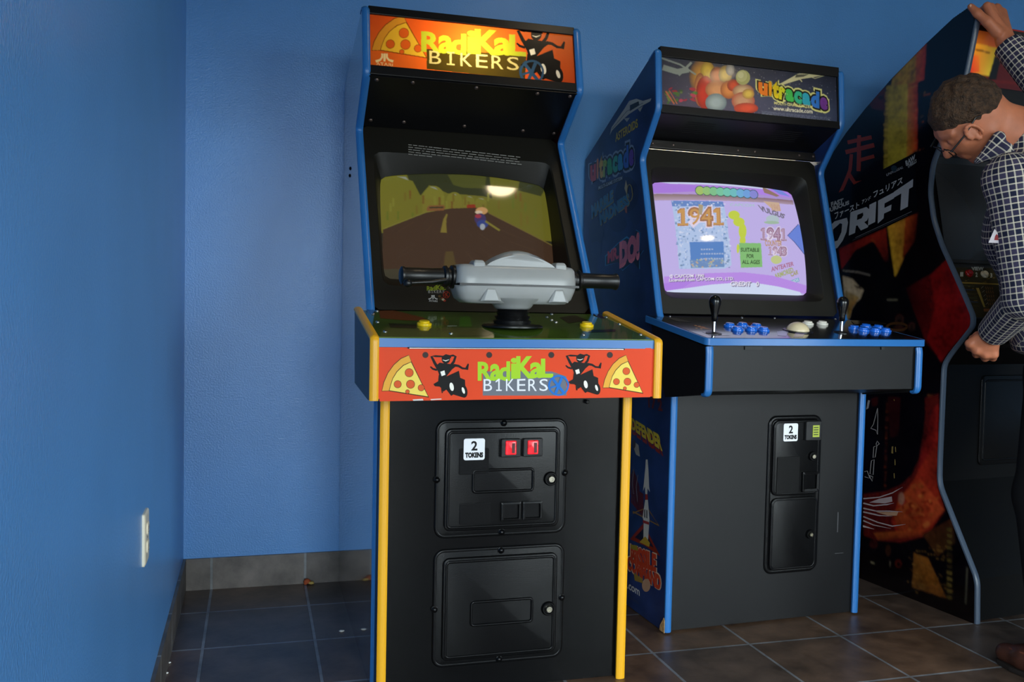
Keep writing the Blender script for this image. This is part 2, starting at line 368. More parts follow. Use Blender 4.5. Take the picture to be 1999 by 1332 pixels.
def _glass():
    nt = gm.node_tree; nt.nodes.clear(); o = nt.nodes.new('ShaderNodeOutputMaterial'); a = nt.nodes.new('ShaderNodeBsdfTransparent'); g = nt.nodes.new('ShaderNodeBsdfGlossy'); x = nt.nodes.new('ShaderNodeMixShader')
    a.inputs[0].default_value = (.93, .96, .95, 1); g.inputs['Roughness'].default_value = .02; x.inputs[0].default_value = .06
    nt.links.new(a.outputs[0], x.inputs[1]); nt.links.new(g.outputs[0], x.inputs[2]); nt.links.new(x.outputs[0], o.inputs[0])
_glass()
for k, w in enumerate(WIN):
    f = MB(); x0, x1, z0, z1 = w; q = .05; y0, y1 = RY-.09, RY-.03
    f.box(x0, x1, y0, y1, z0, z0+q); f.box(x0, x1, y0, y1, z1-q, z1)
    for i in range(1+max(1, round((x1-x0)/1.0))):
        n = max(1, round((x1-x0)/1.0)); c = x0+q/2+(x1-x0-q)*i/n; f.box(c-q/2, c+q/2, y0+.002, y1-.002, z0+.001, z1-.001)
    o = f.build('window_%d' % (k+1), ALU, kind='structure')
    MB().box(x0+.01, x1-.01, RY-.063, RY-.057, z0+.01, z1-.01).build('window_pane', gm, o)
f = MB(); y0, y1, z0, z1 = FILL_WIN; q = .05
f.box(-.09, -.03, y0, y1, z0, z0+q).box(-.09, -.03, y0, y1, z1-q, z1).box(-.088, -.032, y0, y0+q, z0, z1).box(-.088, -.032, y1-q, y1, z0, z1)
o = f.build('window_3', ALU, kind='structure'); MB().box(-.063, -.057, y0+.01, y1-.01, z0+.01, z1-.01).build('window_pane', gm, o)  # added window, out of view: extra daylight for the back wall
bh = .1138; bt = .010
structure('baseboard_back', MB().box(bt, RX, -bt, 0, 0, bh), BASEB)
structure('baseboard_left', MB().box(0, bt, RY, 0, 0, bh), BASEL)
structure('baseboard_right', MB().box(RX-bt, RX, RY, -bt, 0, bh), BASEL)
# ceiling downlights (one over each machine group; both mirror in the tubes of the games)
def downlight(x, y, watt, label):
    d = thing('ceiling_light', label, 'light', (x, y, RZ), 0, 'round recessed ceiling lights')
    MB().lathe((0, 0, 0), (0, 0, -1), [(.085, 0), (.125, 0), (.128, .006), (.118, .012), (.100, .012), (.092, .004)], 40).build('trim_ring', mat('white_enamel', 'd8d6d0', .4), d, smooth=40)
    MB().lathe((0, 0, 0), (0, 0, -1), [(.0, .003), (.091, .003), (.086, .008), (.05, .016), (.0, .019)], 40).build('lens', mat('lamp_lens', (1.0, .80, .52), .5, emit=watt), d, smooth=40)
    return d
LAMP_A = (1.485, -1.225); LAMP_B = (3.05, -2.42)
downlight(*LAMP_A, 32, 'round recessed light above the tall orange-topped game')
downlight(*LAMP_B, 110, 'round recessed light out over the open floor')
# wall outlet
ot = thing('wall_outlet', 'cream electrical outlet plate on the blue left wall near the corner', 'outlet', (0, -1.215, .508))
pl = MB(); L = []
for i, h in ((0, .0), (0, .004), (.003, .0065), (.006, .007)): L.append([(h, -p[0], p[1]) for p in rrect(-.040+i, .040-i, -.060+i, .060-i, .006)])
pl.loft(L, 0, False, True); CREAM = mat('cream_plastic', 'e6dcc4', .35)
pl.build('cover_plate', CREAM, ot, smooth=40)
for dz in (-.021, .021):
    r = MB(); L = [[(h, -p[0], p[1]+dz) for p in rrect(-.017+i, .017-i, -.014+i, .014-i, .010-i)] for i, h in ((0, .006), (0, .0088), (.0015, .0098))]; r.loft(L, 0, False, True)
    s_ = r.build('receptacle', CREAM, ot, smooth=40)
    mb = MB()
    for dy in (-.0065, .0065): mb.box(.0095, .0101, dy-.001, dy+.001, dz-.003, dz+.006)
    mb.lathe((.0095, 0, dz-.008), (1, 0, 0), [(.0022, 0), (.0022, .0006)], 10); mb.build('slots', mat('dark_slot', '1a1816', .6), s_)
MB().lathe((.006, 0, 0), (1, 0, 0), [(.003, 0), (.003, .0015), (.002, .0022)], 12).build('screw', mat('screw_steel', 'b8b4a8', .3, 1), ot)
# crumbs on the floor
def crumb(px, r, colr, label, sq=(1, 1, .5), seed=0, depthy=None):
    P = hit(px, np.array([0, 0, 1.0]), (0, 0, 0)); rs = random.Random(seed); bm = bmesh.new(); bmesh.ops.create_icosphere(bm, subdivisions=2, radius=r)
    for v in bm.verts: v.co *= 1+rs.uniform(-.28, .28); v.co = Vector((v.co.x*sq[0], v.co.y*sq[1], v.co.z*sq[2]))
    zmin = min(v.co.z for v in bm.verts); me = bpy.data.meshes.new('crumb'); bm.to_mesh(me); bm.free(); me.materials.append(mat('crumb_'+colr, colr, .8)); me.polygons.foreach_set('use_smooth', [True]*len(me.polygons))
    o = bpy.data.objects.new('crumb', me); COL.objects.link(o); o.location = (P[0], min(P[1], -.025), -zmin); return tag(o, label, 'crumb')
crumb((598, 1139), .013, 'a24a22', 'rusty orange scrap on the floor tiles against the back baseboard', (1, .7, .8), 1)
crumb((607, 1142), .009, 'b59a52', 'small tan crumb lying beside the rusty orange scrap', (1.3, .8, .6), 2)
crumb((667, 1234), .006, 'd0d0cc', 'tiny white crumb on the tiles beside the tall blue-edged game', (1.3, .9, .5), 3)
crumb((330, 1296), .005, 'd8d8d4', 'tiny white speck on the floor along the left baseboard, farther one', (1, 1, .5), 4)
crumb((325, 1316), .005, 'd8d8d4', 'tiny white speck on the floor along the left baseboard, nearer one', (1, 1, .5), 5)
# ------------------------------------------------------------------ shared cabinet materials
BLACK = mat('black_laminate', '0e0e10', .34, bump=.05, bscale=400, spec=.25)
BLKTOP = mat('black_matte', '101010', .55)
BLKGLOSS = mat('black_gloss_paint', '080809', .2, spec=.2)
DOORBLK = mat('black_door_paint', '0b0b0c', .25, bump=.08, bscale=350, spec=.18)
BLUE = mat('blue_edge_plastic', '2a6cae', .3)
YELLOW = mat('yellow_edge_plastic', 'eaa91c', .36)
BEZ = mat('bezel_card', '17150f', .5, bump=.08, bscale=500, spec=.3)
CHROME = mat('chrome', 'd6d6d6', .15, 1)
STEEL = mat('lock_steel', 'bdb6a4', .25, 1)
PRINT = mat('printed_art', rough=.4, attr='Col', spec=.15)
PRINTG = mat('printed_art_gloss', rough=.12, attr='Col', spec=.6)
TUBE = mat('tube_picture', rough=.08, attr='Col', emit=1.0)
def tubemat(name, k):
    m = mat(name, rough=.06, attr='Col', emit=k); nt = m.node_tree; b = nt.nodes['Principled BSDF']
    for l in list(b.inputs['Base Color'].links): nt.links.remove(l)
    b.inputs['Base Color'].default_value = (.012, .012, .012, 1); return m
def bezel(name, sl, sc, outer, win, pic, sag, m, parent, arc=(.05, .02, .03)):
    """outer, win, pic: (x0, x1, s0, s1); funnel from the flat surround to the tube's edge"""
    N = 120; loops = []
    def rect(b, p, d, rnd=True):
        cx, cs, hx, hs = (b[0]+b[1])/2, (b[2]+b[3])/2, (b[1]-b[0])/2, (b[3]-b[2])/2; l = []
        for k in range(N):
            a = 2*math.pi*(k+.5)/N; c, s_ = math.cos(a), math.sin(a); r = (abs(c)**p+abs(s_)**p)**(-1/p); l.append(sl.p3(cx+hx*c*r, cs+hs*s_*r, d(c*r, s_*r) if callable(d) else d))
        return l
    loops.append(rect(outer, 60, 0)); loops.append(rect(win, 22, 0)); w2 = (win[0]+.004, win[1]-.004, win[2]+.004, win[3]-.004)
    loops.append(rect(w2, 20, -.004)); 
    loops.append(picloop(sc, pic, N, arc, lambda x, y: sag(x, y)+.004, 1.0)); loops.append(picloop(sc, pic, N, arc, lambda x, y: sag(x, y)-.012, 1.02))
    return MB().loft(loops).build(name, m, parent, smooth=30)
def picloop(sl, b, N, arc, d, k):
    cx, cs, hx, hs = (b[0]+b[1])/2, (b[2]+b[3])/2, (b[1]-b[0])/2*k, (b[3]-b[2])/2*k; l = []
    for i in range(N):
        a = 2*math.pi*(i+.5)/N; c, s_ = math.cos(a), math.sin(a); p = 26; r = (abs(c)**p+abs(s_)**p)**(-1/p); x, y = c*r, s_*r
        X = x*(1+arc[2]*(1-y*y)); Y = y*(1+arc[0 if y < 0 else 1]*(1-x*x)); l.append(sl.p3(cx+hx*X, cs+hs*Y, d(x, y)))
    return l
def tube(name, sl, b, art, bg, sag, m, parent, nu=440, nv=340, soft=1):
    """picture tube: a bulged glass grid whose picture is painted in (x, s)"""
    cx, cs, hx, hs = (b[0]+b[1])/2, (b[2]+b[3])/2, (b[1]-b[0])/2, (b[3]-b[2])/2; g = 1.09
    im, gu, gv = art.raster(cx-hx*g*1.02, cx+hx*g*1.02, cs-hs*g*1.09, cs+hs*g*1.03, nu, nv, bg)
    return grid_mesh(name, soften(im, soft), gu, gv, lambda u, v: sl.p3(u, v, sag((u-cx)/hx, (v-cs)/hs)), m, parent)
def dome(mb, x, y, z, r, m=0, n=12, axis=(0, -1, 0)):
    mb.lathe((x, y, z), axis, [(r*1.25, 0), (r*1.25, r*.2), (r, r*.3), (r*.8, r*.7), (r*.4, r*.95), (0, r)], n, m); return mb
def sticker(parent, x0, x1, z0, z1, y):
    """white price sticker: 2 TOKENS"""
    mb = MB(); mb.loft([[(p[0], yy, p[1]) for p in rrect(x0, x1, z0, z1, .006)] for yy in (y, y-.0012)], 0, False, True)
    s_ = mb.build('price_sticker', mat('white_vinyl', 'e6e6ea', .4), parent, label='white square sticker printed 2 TOKENS')
    a = Art(lambda q: np.array(q)); w, h = x1-x0, z1-z0; u = lambda i, j: (x0+w*i, z1-h*j)
    a.text('2', [u(.37, .13), u(.63, .13), u(.63, .54), u(.37, .54)], '151515', .03); a.text('TOKENS', [u(.09, .66), u(.91, .66), u(.91, .87), u(.09, .87)], '151515', .07)
    a.vector('sticker_print', lambda x, z, l: (x, y-.0012-l, z), PRINT, parent, base=.0004)
def lock(parent, x, y, z, r=.020):
    l = MB().lathe((x, y, z), (0, -1, 0), [(r, 0), (r, .002), (r*.86, .007), (r*.7, .007), (r*.6, .004), (0, .004)], 28).build('lock', DOORBLK, parent, smooth=35)
    MB().lathe((x, y-.003, z), (0, -1, 0), [(r*.46, 0), (r*.46, .007), (r*.4, .009), (r*.22, .009), (r*.2, .007), (0, .007)], 24).build('key_cylinder', STEEL, parent, smooth=35, label='bright round key cylinder')
def button(name, parent, P, n, r, m, group=None, h=.011, label=None):
    """arcade push button standing on a panel at P with axis n"""
    b = MB().lathe(P, n, [(r, 0), (r*1.04, h*.2), (r*1.0, h*.45), (r*.86, h*.58), (r*.80, h*.56), (r*.78, h*.4)], 26).build(name, m, parent, smooth=40, label=label)
    MB().lathe(Vector(P)+Vector(n)*h*.5, n, [(r*.74, -h*.1), (r*.74, h*.36), (r*.66, h*.47), (r*.35, h*.44), (0, h*.42)], 26).build('plunger', m, b, smooth=40); return b
def rider(a, tr, ink='0c0a0a', patch='f2eee2'):
    """black silhouette of a rider lying back on a scooter; tr maps design space to the art's pixels"""
    L = lambda p, w: a.line([tr(*q) for q in p], w, ink)
    G = lambda p, c=ink: a.poly([tr(*q) for q in p], c)
    s = abs(tr(1, 0)[0]-tr(0, 0)[0])
    a.ell(*tr(637, 368), 25*s, 27*s, ink); G([(612, 352), (637, 338), (668, 346), (668, 362), (612, 366)])
    L([(622, 352), (575, 350), (552, 352), (572, 392), (600, 440)], [9*s, 12*s, 15*s, 17*s, 18*s]); L([(655, 350), (680, 346), (694, 352), (684, 382), (660, 415)], [9*s, 12*s, 14*s, 15*s, 18*s])
    G([(580, 405), (600, 388), (625, 392), (662, 396), (672, 430), (640, 470), (600, 470)]); L([(545, 412), (560, 425), (585, 432)], [8*s, 12*s, 12*s])
    L([(650, 432), (690, 404), (712, 408), (735, 422), (758, 424)], [24*s, 18*s, 14*s, 12*s, 10*s]); G([(748, 428), (760, 404), (768, 392), (773, 398), (768, 432)])
    G([(595, 462), (640, 470), (714, 436), (722, 478), (750, 490), (752, 545), (735, 560), (700, 565), (668, 585), (640, 548), (622, 560), (612, 542), (600, 530), (572, 528), (566, 515), (590, 508)])
    L([(612, 540), (616, 568)], 8*s); L([(566, 520), (600, 500)], 12*s)
    a.ell(*tr(672, 532), 28*s, 42*s, ink, a0=-.25); a.ell(*tr(740, 556), 24*s, 40*s, ink, a0=-.2); G([(672, 492), (742, 518), (745, 596), (672, 574)])
    a.ell(*tr(671, 531), 12*s, 25*s, patch, a0=-.2); a.ell(*tr(740, 553), 8*s, 20*s, patch, a0=-.3)
    G([(604, 442), (628, 434), (634, 460), (612, 468)], patch)
    a.line([tr(618, 372), tr(636, 378), tr(656, 370)], [2*s, 6*s, 2*s], patch)
def pizza(a, tr, crust='e8a83c', cheese='f2d560', pep='dd5a26', ink='4a2a10'):
    o = [(418, 345), (372, 366), (330, 403), (296, 450), (272, 505), (260, 555)]; i = [(300, 554), (309, 520), (322, 480), (346, 440), (385, 402), (432, 382)]
    G = lambda p, c: a.poly([tr(*q) for q in p], c); s = abs(tr(1, 0)[0]-tr(0, 0)[0])
    G([(418, 342), (370, 362), (327, 400), (293, 448), (268, 504), (257, 558), (300, 557), (538, 595), (434, 380)], ink); G(o+i, crust); G(i+[(534, 589)], ink)
    G([(304, 552), (312, 520), (325, 482), (349, 443), (387, 406), (431, 386), (531, 588)], cheese)
    for x, y, r in ((420, 448, 26), (352, 516, 23), (428, 516, 26), (491, 537, 20), (410, 560, 13)): a.ell(*tr(x, y), r*s, r*s, ink); a.ell(*tr(x, y), (r-2.5)*s, (r-2.5)*s, pep)
def xwheel(a, x, y, r, col, k=1.0):
    a.ringe(x, y, r, r, r*.17, col); a.line([(x-r*.55, y-r*.62), (x+r*.5, y+r*.72)], r*.26, col); a.line([(x+r*.3, y-r*.75), (x-r*.3, y+r*.75)], r*.26, col); a.line([(x-r*.75, y+r*.2), (x+r*.1, y-r*.05)], r*.16, col)
def radikal(a, tr, green, white, box=None, one='1'):
    """the game's title: green letters of mixed height over typewriter BIKERS"""
    if box: a.poly([tr(855, 440), tr(1262, 440), tr(1350, 470), tr(1350, 583), tr(855, 583)], box)
    for ch, x0, x1, y0, y1 in (('R', 830, 905, 388, 490), ('a', 903, 957, 402, 490), ('d', 955, 1012, 386, 490), ('i', 1028, 1052, 366, 478), ('K', 1058, 1152, 356, 476), ('a', 1140, 1204, 392, 474), ('L', 1204, 1266, 370, 472)):
        a.text(ch, [tr(x0, y0), tr(x1, y0), tr(x1, y1), tr(x0, y1)], green, .035)
    for k, ch in enumerate('BIKERS'):
        x = 860+k*66
        if ch == 'I':
            bar = lambda x0, x1, y0, y1: a.poly([tr(x0, y0), tr(x1, y0), tr(x1, y1), tr(x0, y1)], white)
            bar(x+20, x+29, 484, 556); bar(x+8, x+41, 548, 556)
            if one == 'I': bar(x+8, x+41, 484, 491)
            else: a.poly([tr(x+21, 484), tr(x+24, 494), tr(x+6, 506), tr(x+4, 499)], white)
        else: a.text(ch, [tr(x, 486), tr(x+50, 484), tr(x+50, 556), tr(x, 556)], white, .0)
def fuji(a, x, y, w, h, col):
    a.line([(x, y-h), (x, y+h*.8)], w*.16, col)
    for s in (-1, 1): a.line([(x+s*w*.16, y-h), (x+s*w*.17, y-h*.1), (x+s*w*.3, y+h*.45), (x+s*w*.6, y+h*.8)], [w*.12, w*.13, w*.14, w*.18], col)
# ------------------------------------------------------------------ the tall orange and blue game
def game_one():
    fr = Frame(.5485, -.5612, 0.0); W = .7085; T = .019
    r = thing('arcade_cabinet', 'tall upright arcade game with blue edges, orange lit sign and grey handlebar', 'arcade game', (fr.x, fr.y, 0), fr.a)
    K0, K1, K2, K3 = (0, 1.9606), (-.0514, 1.743), (.137, 1.607), (-.2284, 1.0387)
    prof = [(.006, 1.956), (-.0454, 1.745), (.143, 1.607), (-.2234, 1.034), (-.425, .99), (-.425, 0), (.545, 0), (.545, 1.836)]
    SIDE = mat('dark_red_side_print', '3a0f12', .14, coat=1.0, var=.8, vscale=4, crough=.05)
    mb = MB().prism(prof, 0, T); lp = mb.build('side_panel', SIDE, r, bevel=.0015, label='glossy dark red side panel')
    MB().prism(prof, W-T, W).build('side_panel', SIDE, r, bevel=.0015)
    # two black bolts on the flank
    bolts('side_bolt', BLKGLOSS, lp, [((0, p[1], p[2]), (-1, 0, 0)) for p in (fr.onX(0, (684, 329)), fr.onX(0, (683, 343)))], .0065)
    for x0, x1 in ((-.001, .0225), (W-.0225, W+.001)):
        molding([(.05, 1.953), K0, K1, K2, K3, (-.25, 1.0)], x0, x1, -1, r=.02).build('edge_molding', BLUE, r, smooth=50)
        molding([(-.432, .80), (-.432, 0.002)], x0, x1, -1).build('lower_edge_molding', BLUE, r, smooth=50)
    MB().prism([(.012, 1.955), (.545, 1.833), (.545, 1.815), (.012, 1.937)], T, W-T).build('top_panel', BLKTOP, r)
    MB().box(T, W-T, .527, .543, 0.0, 1.82).build('back_panel', BLKTOP, r)
    # sign: translucent print, lit by a lamp inside the box
    sm = Slope(fr, K0, K1, .010)
    ret = MB()
    for s0, s1, th in ((-.004, .0225, .008), (.192, .222, .008)): ret.add([sm.p3(x, s, l) for l in (-.012, th) for x in (T, W-T) for s in (s0, s1)], [(0, 1, 3, 2), (4, 6, 7, 5), (0, 4, 5, 1), (2, 3, 7, 6), (0, 2, 6, 4), (1, 5, 7, 3)])
    for x0, x1 in ((T, .0235), (W-.0235, W-T)): ret.add([sm.p3(x, s, l) for l in (-.012, .006) for x in (x0, x1) for s in (-.004, .222)], [(0, 1, 3, 2), (4, 6, 7, 5), (0, 4, 5, 1), (2, 3, 7, 6), (0, 2, 6, 4), (1, 5, 7, 3)])
    ret.build('sign_retainer', BLACK, r, bevel=.002)
    a = Art(sm.px, 660, 0, .27013)
    a.grad([(215, 90), (1745, 215), (1745, 625), (215, 490)], ['d8501c', 'e87020', 'd04a1a', 'e06a20'])
    tr = lambda x, y: ((x-260)/275*395+245, (y-345)/247*300+108+(x-260)/275*12)
    pizza(a, tr, 'd8942c', 'e0b030', 'd05a1c', '7a3a12')
    a.poly([(640, 355), (1300, 395), (1360, 410), (1350, 577), (640, 500)], '42360f')
    tq = lambda x, y: (608+(x-830)/436*742, (190+(y-356)/134*182+(x-830)/436*55) if y < 480 else (364+(y-484)/72*96+(x-860)/386*52))
    radikal(a, tq, 'b0b82c', 'cbbb78', one='I')
    rd = lambda x, y: (1290+(x-545)/228*350, 205+(y-340)/257*385+(x-545)/228*15)
    xwheel(a, 1400, 520, 92, '24466a'); rider(a, rd); xwheel(a, 1400, 522, 88, '2a4c70')
    fuji(a, 335, 420, 105, 32, 'f0d9a0'); a.text('ATARI', [(275, 450), (395, 459), (395, 481), (275, 472)], 'f0d9a0', .0)
    im, gu, gv = a.raster(T+.001, W-T-.001, .0, .215, 640, 210, 'df5a1c')
    TR = mat('lit_sign_print', rough=.25, attr='Col', trans=.6, coat=.3)
    sg = grid_mesh('lit_sign', soften(im, 1), gu, gv, lambda u, v: sm.p3(u, v, .001), TR, r); sg['label'] = 'backlit orange sign with pizza slice, title letters and rider'
    MB().box(T, W-T, .16, .172, 1.64, 1.90).build('lightbox_back', mat('white_board', 'd8d4c8', .8), r)
    lt = bpy.data.lights.new('sign_bulb', 'POINT'); lt.energy = 3.6; lt.color = (1, .83, .52); lt.shadow_soft_size = .035
    lo = bpy.data.objects.new('sign_bulb', lt); COL.objects.link(lo); lo.parent = r; lo.location = (.345, .085, 1.845)
    # speaker panel under the sign
    sp = MB().prism([(-.046, 1.738), (.170, 1.626), (.176, 1.637), (-.040, 1.75)], T, W-T).build('speaker_panel', BLACK, r)
    ss = Slope(fr, (-.046, 1.738), (.170, 1.626)); bo = []
    for q in ((280, 577), (540, 597), (1000, 635), (1440, 677), (1675, 697), (235, 868), (475, 882), (912, 912), (1335, 945), (1560, 965)):
        x, s = ss.px((660+q[0]*.27013, q[1]*.27013)); bo.append((ss.p3(x, s, 0), (0, -.46, -.89)))
    bolts('panel_screw', mat('rusty_screw', '6a5a52', .4, .7), sp, bo, .007)
    # monitor: surround, tube
    sl = Slope(fr, K2, K3, .02); pic = (.081, .639, .127, .490); sag = lambda x, y: .005*(2-x*x-y*y)
    tn = (K3[0]-K2[0], K3[1]-K2[1]); tl_ = math.hypot(*tn); bk = (-tn[1]/tl_, tn[0]/tl_); sc = Slope(fr, (K2[0]+bk[0]*.06, K2[1]+bk[1]*.06), (K3[0]+bk[0]*.18, K3[1]+bk[1]*.18))
    bz = bezel('monitor_bezel', sl, sc, (T, W-T, -.036, .672), (.052, .657, .070, .588), pic, sag, BEZ, r, (.14, .0, .02))
    at_ = Art(sl.px); rs = random.Random(3)      # block of small print above the tube
    for k in range(5):
        y0 = 282+k*4.6; x = 797
        while x < (1010 if k < 4 else 845):
            w = rs.uniform(4, 16); sk = (x-797)*24/213; at_.poly([(x, y0+sk), (x+w, y0+sk+w*.11), (x+w, y0+sk+w*.11+1.5), (x, y0+sk+1.5)], '8f8c84'); x += w+rs.uniform(1.5, 3)
    at_.vector('fine_print', sl.p3, PRINT, bz)
    al = Art(sl.px, 680, 300, .28014); tl = lambda x, y: (548+(x-830)/436*130, 918+(y-356)/200*55)
    radikal(al, tl, '9aa82c', 'c8c8c4'); xwheel(al, 683, 985, 24, 'b23a26'); fuji(al, 590, 1003, 52, 16, 'd8d8d4'); al.text('ATARI', [(562, 1020), (620, 1024), (620, 1036), (562, 1032)], 'd8d8d4', .02); al.text('From', [(702, 930), (733, 932), (733, 943), (702, 941)], 'd0d0cc', .02)
    for x, y, c in ((635, 995, '6a5430'), (655, 1010, '8a3a26'), (640, 1015, '4a4a30'), (670, 1025, 'b03a2a'), (660, 1018, 'c8c0a0')): al.ell(x, y, 10, 8, c)
    al.vector('title_decal', sl.p3, PRINT, bz)
    A = Art(sc.px, 680, 300, .28014)
    A.grad([(200, 120), (1460, 170), (1480, 620), (230, 560)], ['7c7a24', '6e6c20', '75701f', '7f7826'])
    A.poly([(390, 100), (980, 140), (1000, 320), (940, 305), (880, 300), (790, 292), (690, 285), (580, 230), (500, 215), (420, 185)], '35391a')
    A.poly([(690, 150), (960, 150), (950, 250), (800, 245), (730, 225)], '55581f')
    for x, y, rx, ry in ((590, 320, 78, 90), (735, 335, 55, 60), (835, 345, 42, 42), (920, 350, 40, 36)): A.ell(x, y, rx, ry, '84802a'); A.poly([(x-rx, y), (x+rx, y), (x+rx, 420), (x-rx, 420)], '847c2a')
    for q in ([(340, 160), (400, 165), (420, 190)], [(560, 235), (600, 240), (625, 262)], [(715, 285), (745, 290), (750, 300)], [(820, 305), (850, 308), (860, 316)], [(900, 318), (935, 322), (940, 330)]): A.poly(q, '9aa090')
    for k in range(40):
        x = 250+rs.random()*1100; y = 260+rs.random()*200; A.poly([(x, y), (x+14, y), (x+14, y+60), (x, y+60)], rs.choice(['7a6a20', '6c7422', '88862e', '7a5a1e']))
    A.poly([(400, 100), (450, 100), (560, 230), (500, 300)], '33371a'); A.poly([(1200, 150), (1400, 200), (1340, 300), (1180, 260)], '3c401c')
    A.poly([(240, 535), (540, 420), (700, 392), (885, 385), (980, 425), (1440, 660), (1480, 960), (230, 960)], '4a3321'); A.line([(240, 530), (540, 416), (700, 390)], 5, '8a8438'); A.line([(975, 424), (1440, 655)], 7, '7a6a30')
    for k in range(26):
        x = rs.uniform(300, 1350); y = rs.uniform(520, 800); A.line([(700+(x-700)*.7, y-60), (x, y)], 6, rs.choice(['523a25', '45301f', '4e3826']))
    A.line([(684, 430), (668, 470), (660, 560)], [10, 20, 45], '8a7a30'); A.line([(700, 690), (705, 800)], [50, 90], '5c4a24')
    A.poly([(545, 385), (560, 370), (660, 368), (672, 380), (660, 405), (545, 410)], '8a5a30'); A.poly([(560, 380), (660, 378), (658, 388), (560, 390)], '3c3a22')
    A.poly([(822, 365), (880, 362), (884, 386), (822, 388)], '9a3418'); A.ell(925, 408, 42, 26, 'd8a468'); A.ell(905, 418, 26, 12, 'e8d0b0'); A.ell(915, 465, 40, 40, '4a3a6a'); A.ell(930, 500, 40, 28, '3a4a90'); A.ell(930, 520, 18, 22, 'b0b8c0'); A.ell(900, 445, 22, 14, 'a83a4a'); A.line([(950, 480), (1050, 545)], 14, '8a8030')
    A.grad([(200, 805), (1500, 830), (1500, 960), (200, 960)], ['4a4430', '4a3a28', '33302a', '3a382e'])
    tube('screen', sc, pic, A, '2a281c', sag, tubemat('tube_racing', .62), r, soft=2)['label'] = 'tube showing a road race in a yellow tunnel'
    MB().box(.10, W-.10, .30, .50, 1.05, 1.42).build('monitor_housing', BLKTOP, r)
    # control box
    zb, zf = 1.0246, .9651; sp2 = Slope(fr, (-.2284, zb), (-.605, zf)); x0, x1 = -.036, W+.040
    bx = MB().box(x0+.012, x1-.012, -.60, -.235, .812, .835).build('control_box', BLACK, r)
    for a0, a1 in ((x0, x0+.0225), (x1-.0225, x1)):
        MB().prism([(-.225, 1.030), (-.610, .964), (-.610, .812), (-.565, .808), (-.25, .822)], a0+.002, a1-.002).build('box_side', mat('navy_black_laminate', '0c0f18', .4), bx)
        molding([(-.225, 1.034), (-.613, .968), (-.613, .811)], a0, a1, -1, r=.012).build('yellow_molding', YELLOW, bx, smooth=50)
    MB().prism([(-.225, 1.022), (-.603, .962), (-.603, .944), (-.225, 1.004)], x0+.0225, x1-.0225).build('box_top', BLACK, bx)
    molding([(-.607, .966), (-.607, .944)], x0+.0225, x1-.0225, -1, bulge=.004, r=.001).build('blue_nose', BLUE, bx, smooth=50)
    fp = MB().box(x0+.0225, x1-.0225, -.607, -.595, .815, .9435).build('front_panel', mat('orange_laminate', 'e0451f', .38, spec=.15), bx, label='orange panel with pizza slices, riders and title')
    a = Art(lambda q: fr.onY(-.607, q)[[0, 2]], 660, 580, .3302)
    a.poly([(245, 302), (1850, 302), (1845, 592), (245, 617)], 'e2461e')
    pizza(a, lambda x, y: (x, y)); pizza(a, lambda x, y: (1566+(x-260)*.858, 345+(y-345)*.91))
    radikal(a, lambda x, y: (x, y), 'a4cf2a', 'e6e6ea', '6d7078'); xwheel(a, 1303, 523, 62, '1f6fc4')
    rider(a, lambda x, y: (x, y)); rider(a, lambda x, y: (1345+(x-545)*.93, 337+(y-340)*.94), '141010')
    for x in (516, 893, 1260, 1606): a.ell(x, 343, 18, 18, '4a2a24'); a.ell(x, 343, 12, 12, '3a302e')
    for q in ([(440, 606), (500, 602), (505, 612), (445, 614)], [(545, 604), (610, 600), (612, 606), (550, 611)]): a.poly(q, 'd8d0c8')
    a.vector('front_artwork', lambda u, v, l: (u, -.607-l, v), PRINT, fp)
    hg = MB().box(.058, .640, -.611, -.604, .9405, .9445).box(.062, .636, -.6125, -.608, .9412, .9428, 1); hg.build('hinge', [BLKGLOSS, mat('hinge_steel', 'd0ccc8', .3, .6)], bx)
    # control panel: glossy dark green overlay
    GREEN = mat('dark_green_overlay', '48611f', .13, coat=.4, var=.3, vscale=5)
    ov = MB().add([sp2.p3(x, s, l) for l in (0, .004) for x in (x0+.0235, x1-.0235) for s in (.0, .381)], [(0, 1, 3, 2), (4, 6, 7, 5), (0, 4, 5, 1), (2, 3, 7, 6), (0, 2, 6, 4), (1, 5, 7, 3)]).build('control_panel', GREEN, r)
    a = Art(sp2.px, 660, 580, .3302)
    a.poly([(240, 90), (330, 88), (500, 130), (540, 150), (400, 148), (250, 135)], '7a3f1c'); a.poly([(720, 125), (780, 122), (790, 185), (715, 185)], '4a7a1c'); a.poly([(300, 165), (470, 172), (460, 195), (310, 190)], '1c2612')  # the light green block is a reflection painted into the print
    a.poly([(1310, 130), (1400, 115), (1480, 150), (1360, 165)], '2a2412'); a.poly([(1480, 205), (1640, 200), (1640, 215), (1480, 220)], '182014'); a.poly([(840, 200), (930, 215), (880, 240), (700, 240), (760, 205)], '46521e')
    a.poly([(645, 179), (703, 178), (703, 183), (645, 184)], '9aa08a')
    a.vector('panel_artwork', lambda u, v, l: sp2.p3(u, v, .004+l), PRINTG, ov)
    sc_ = []
    for q in ((230, 92), (207, 110), (233, 157), (278, 215), (667, 226), (1240, 97), (1235, 128), (1262, 145), (1287, 158), (1450, 232), (1585, 128), (1663, 170), (1788, 232)):
        x, s = sp2.px((660+q[0]*.3302, 580+q[1]*.3302)); s = min(max(s, .012), .368); sc_.append((sp2.p3(x, s, .004), (0, -.156, .988)))
    bolts('panel_bolt', CHROME, ov, sc_, .006)
    nrm = (0, -.156, .988)
    for q in ((828, 638), (1145, 640)): x, s = sp2.px(q); button('start_button', r, sp2.p3(x, s, .004), nrm, .0195, mat('yellow_button', 'e8c210', .3), h=.013, label='yellow push button')
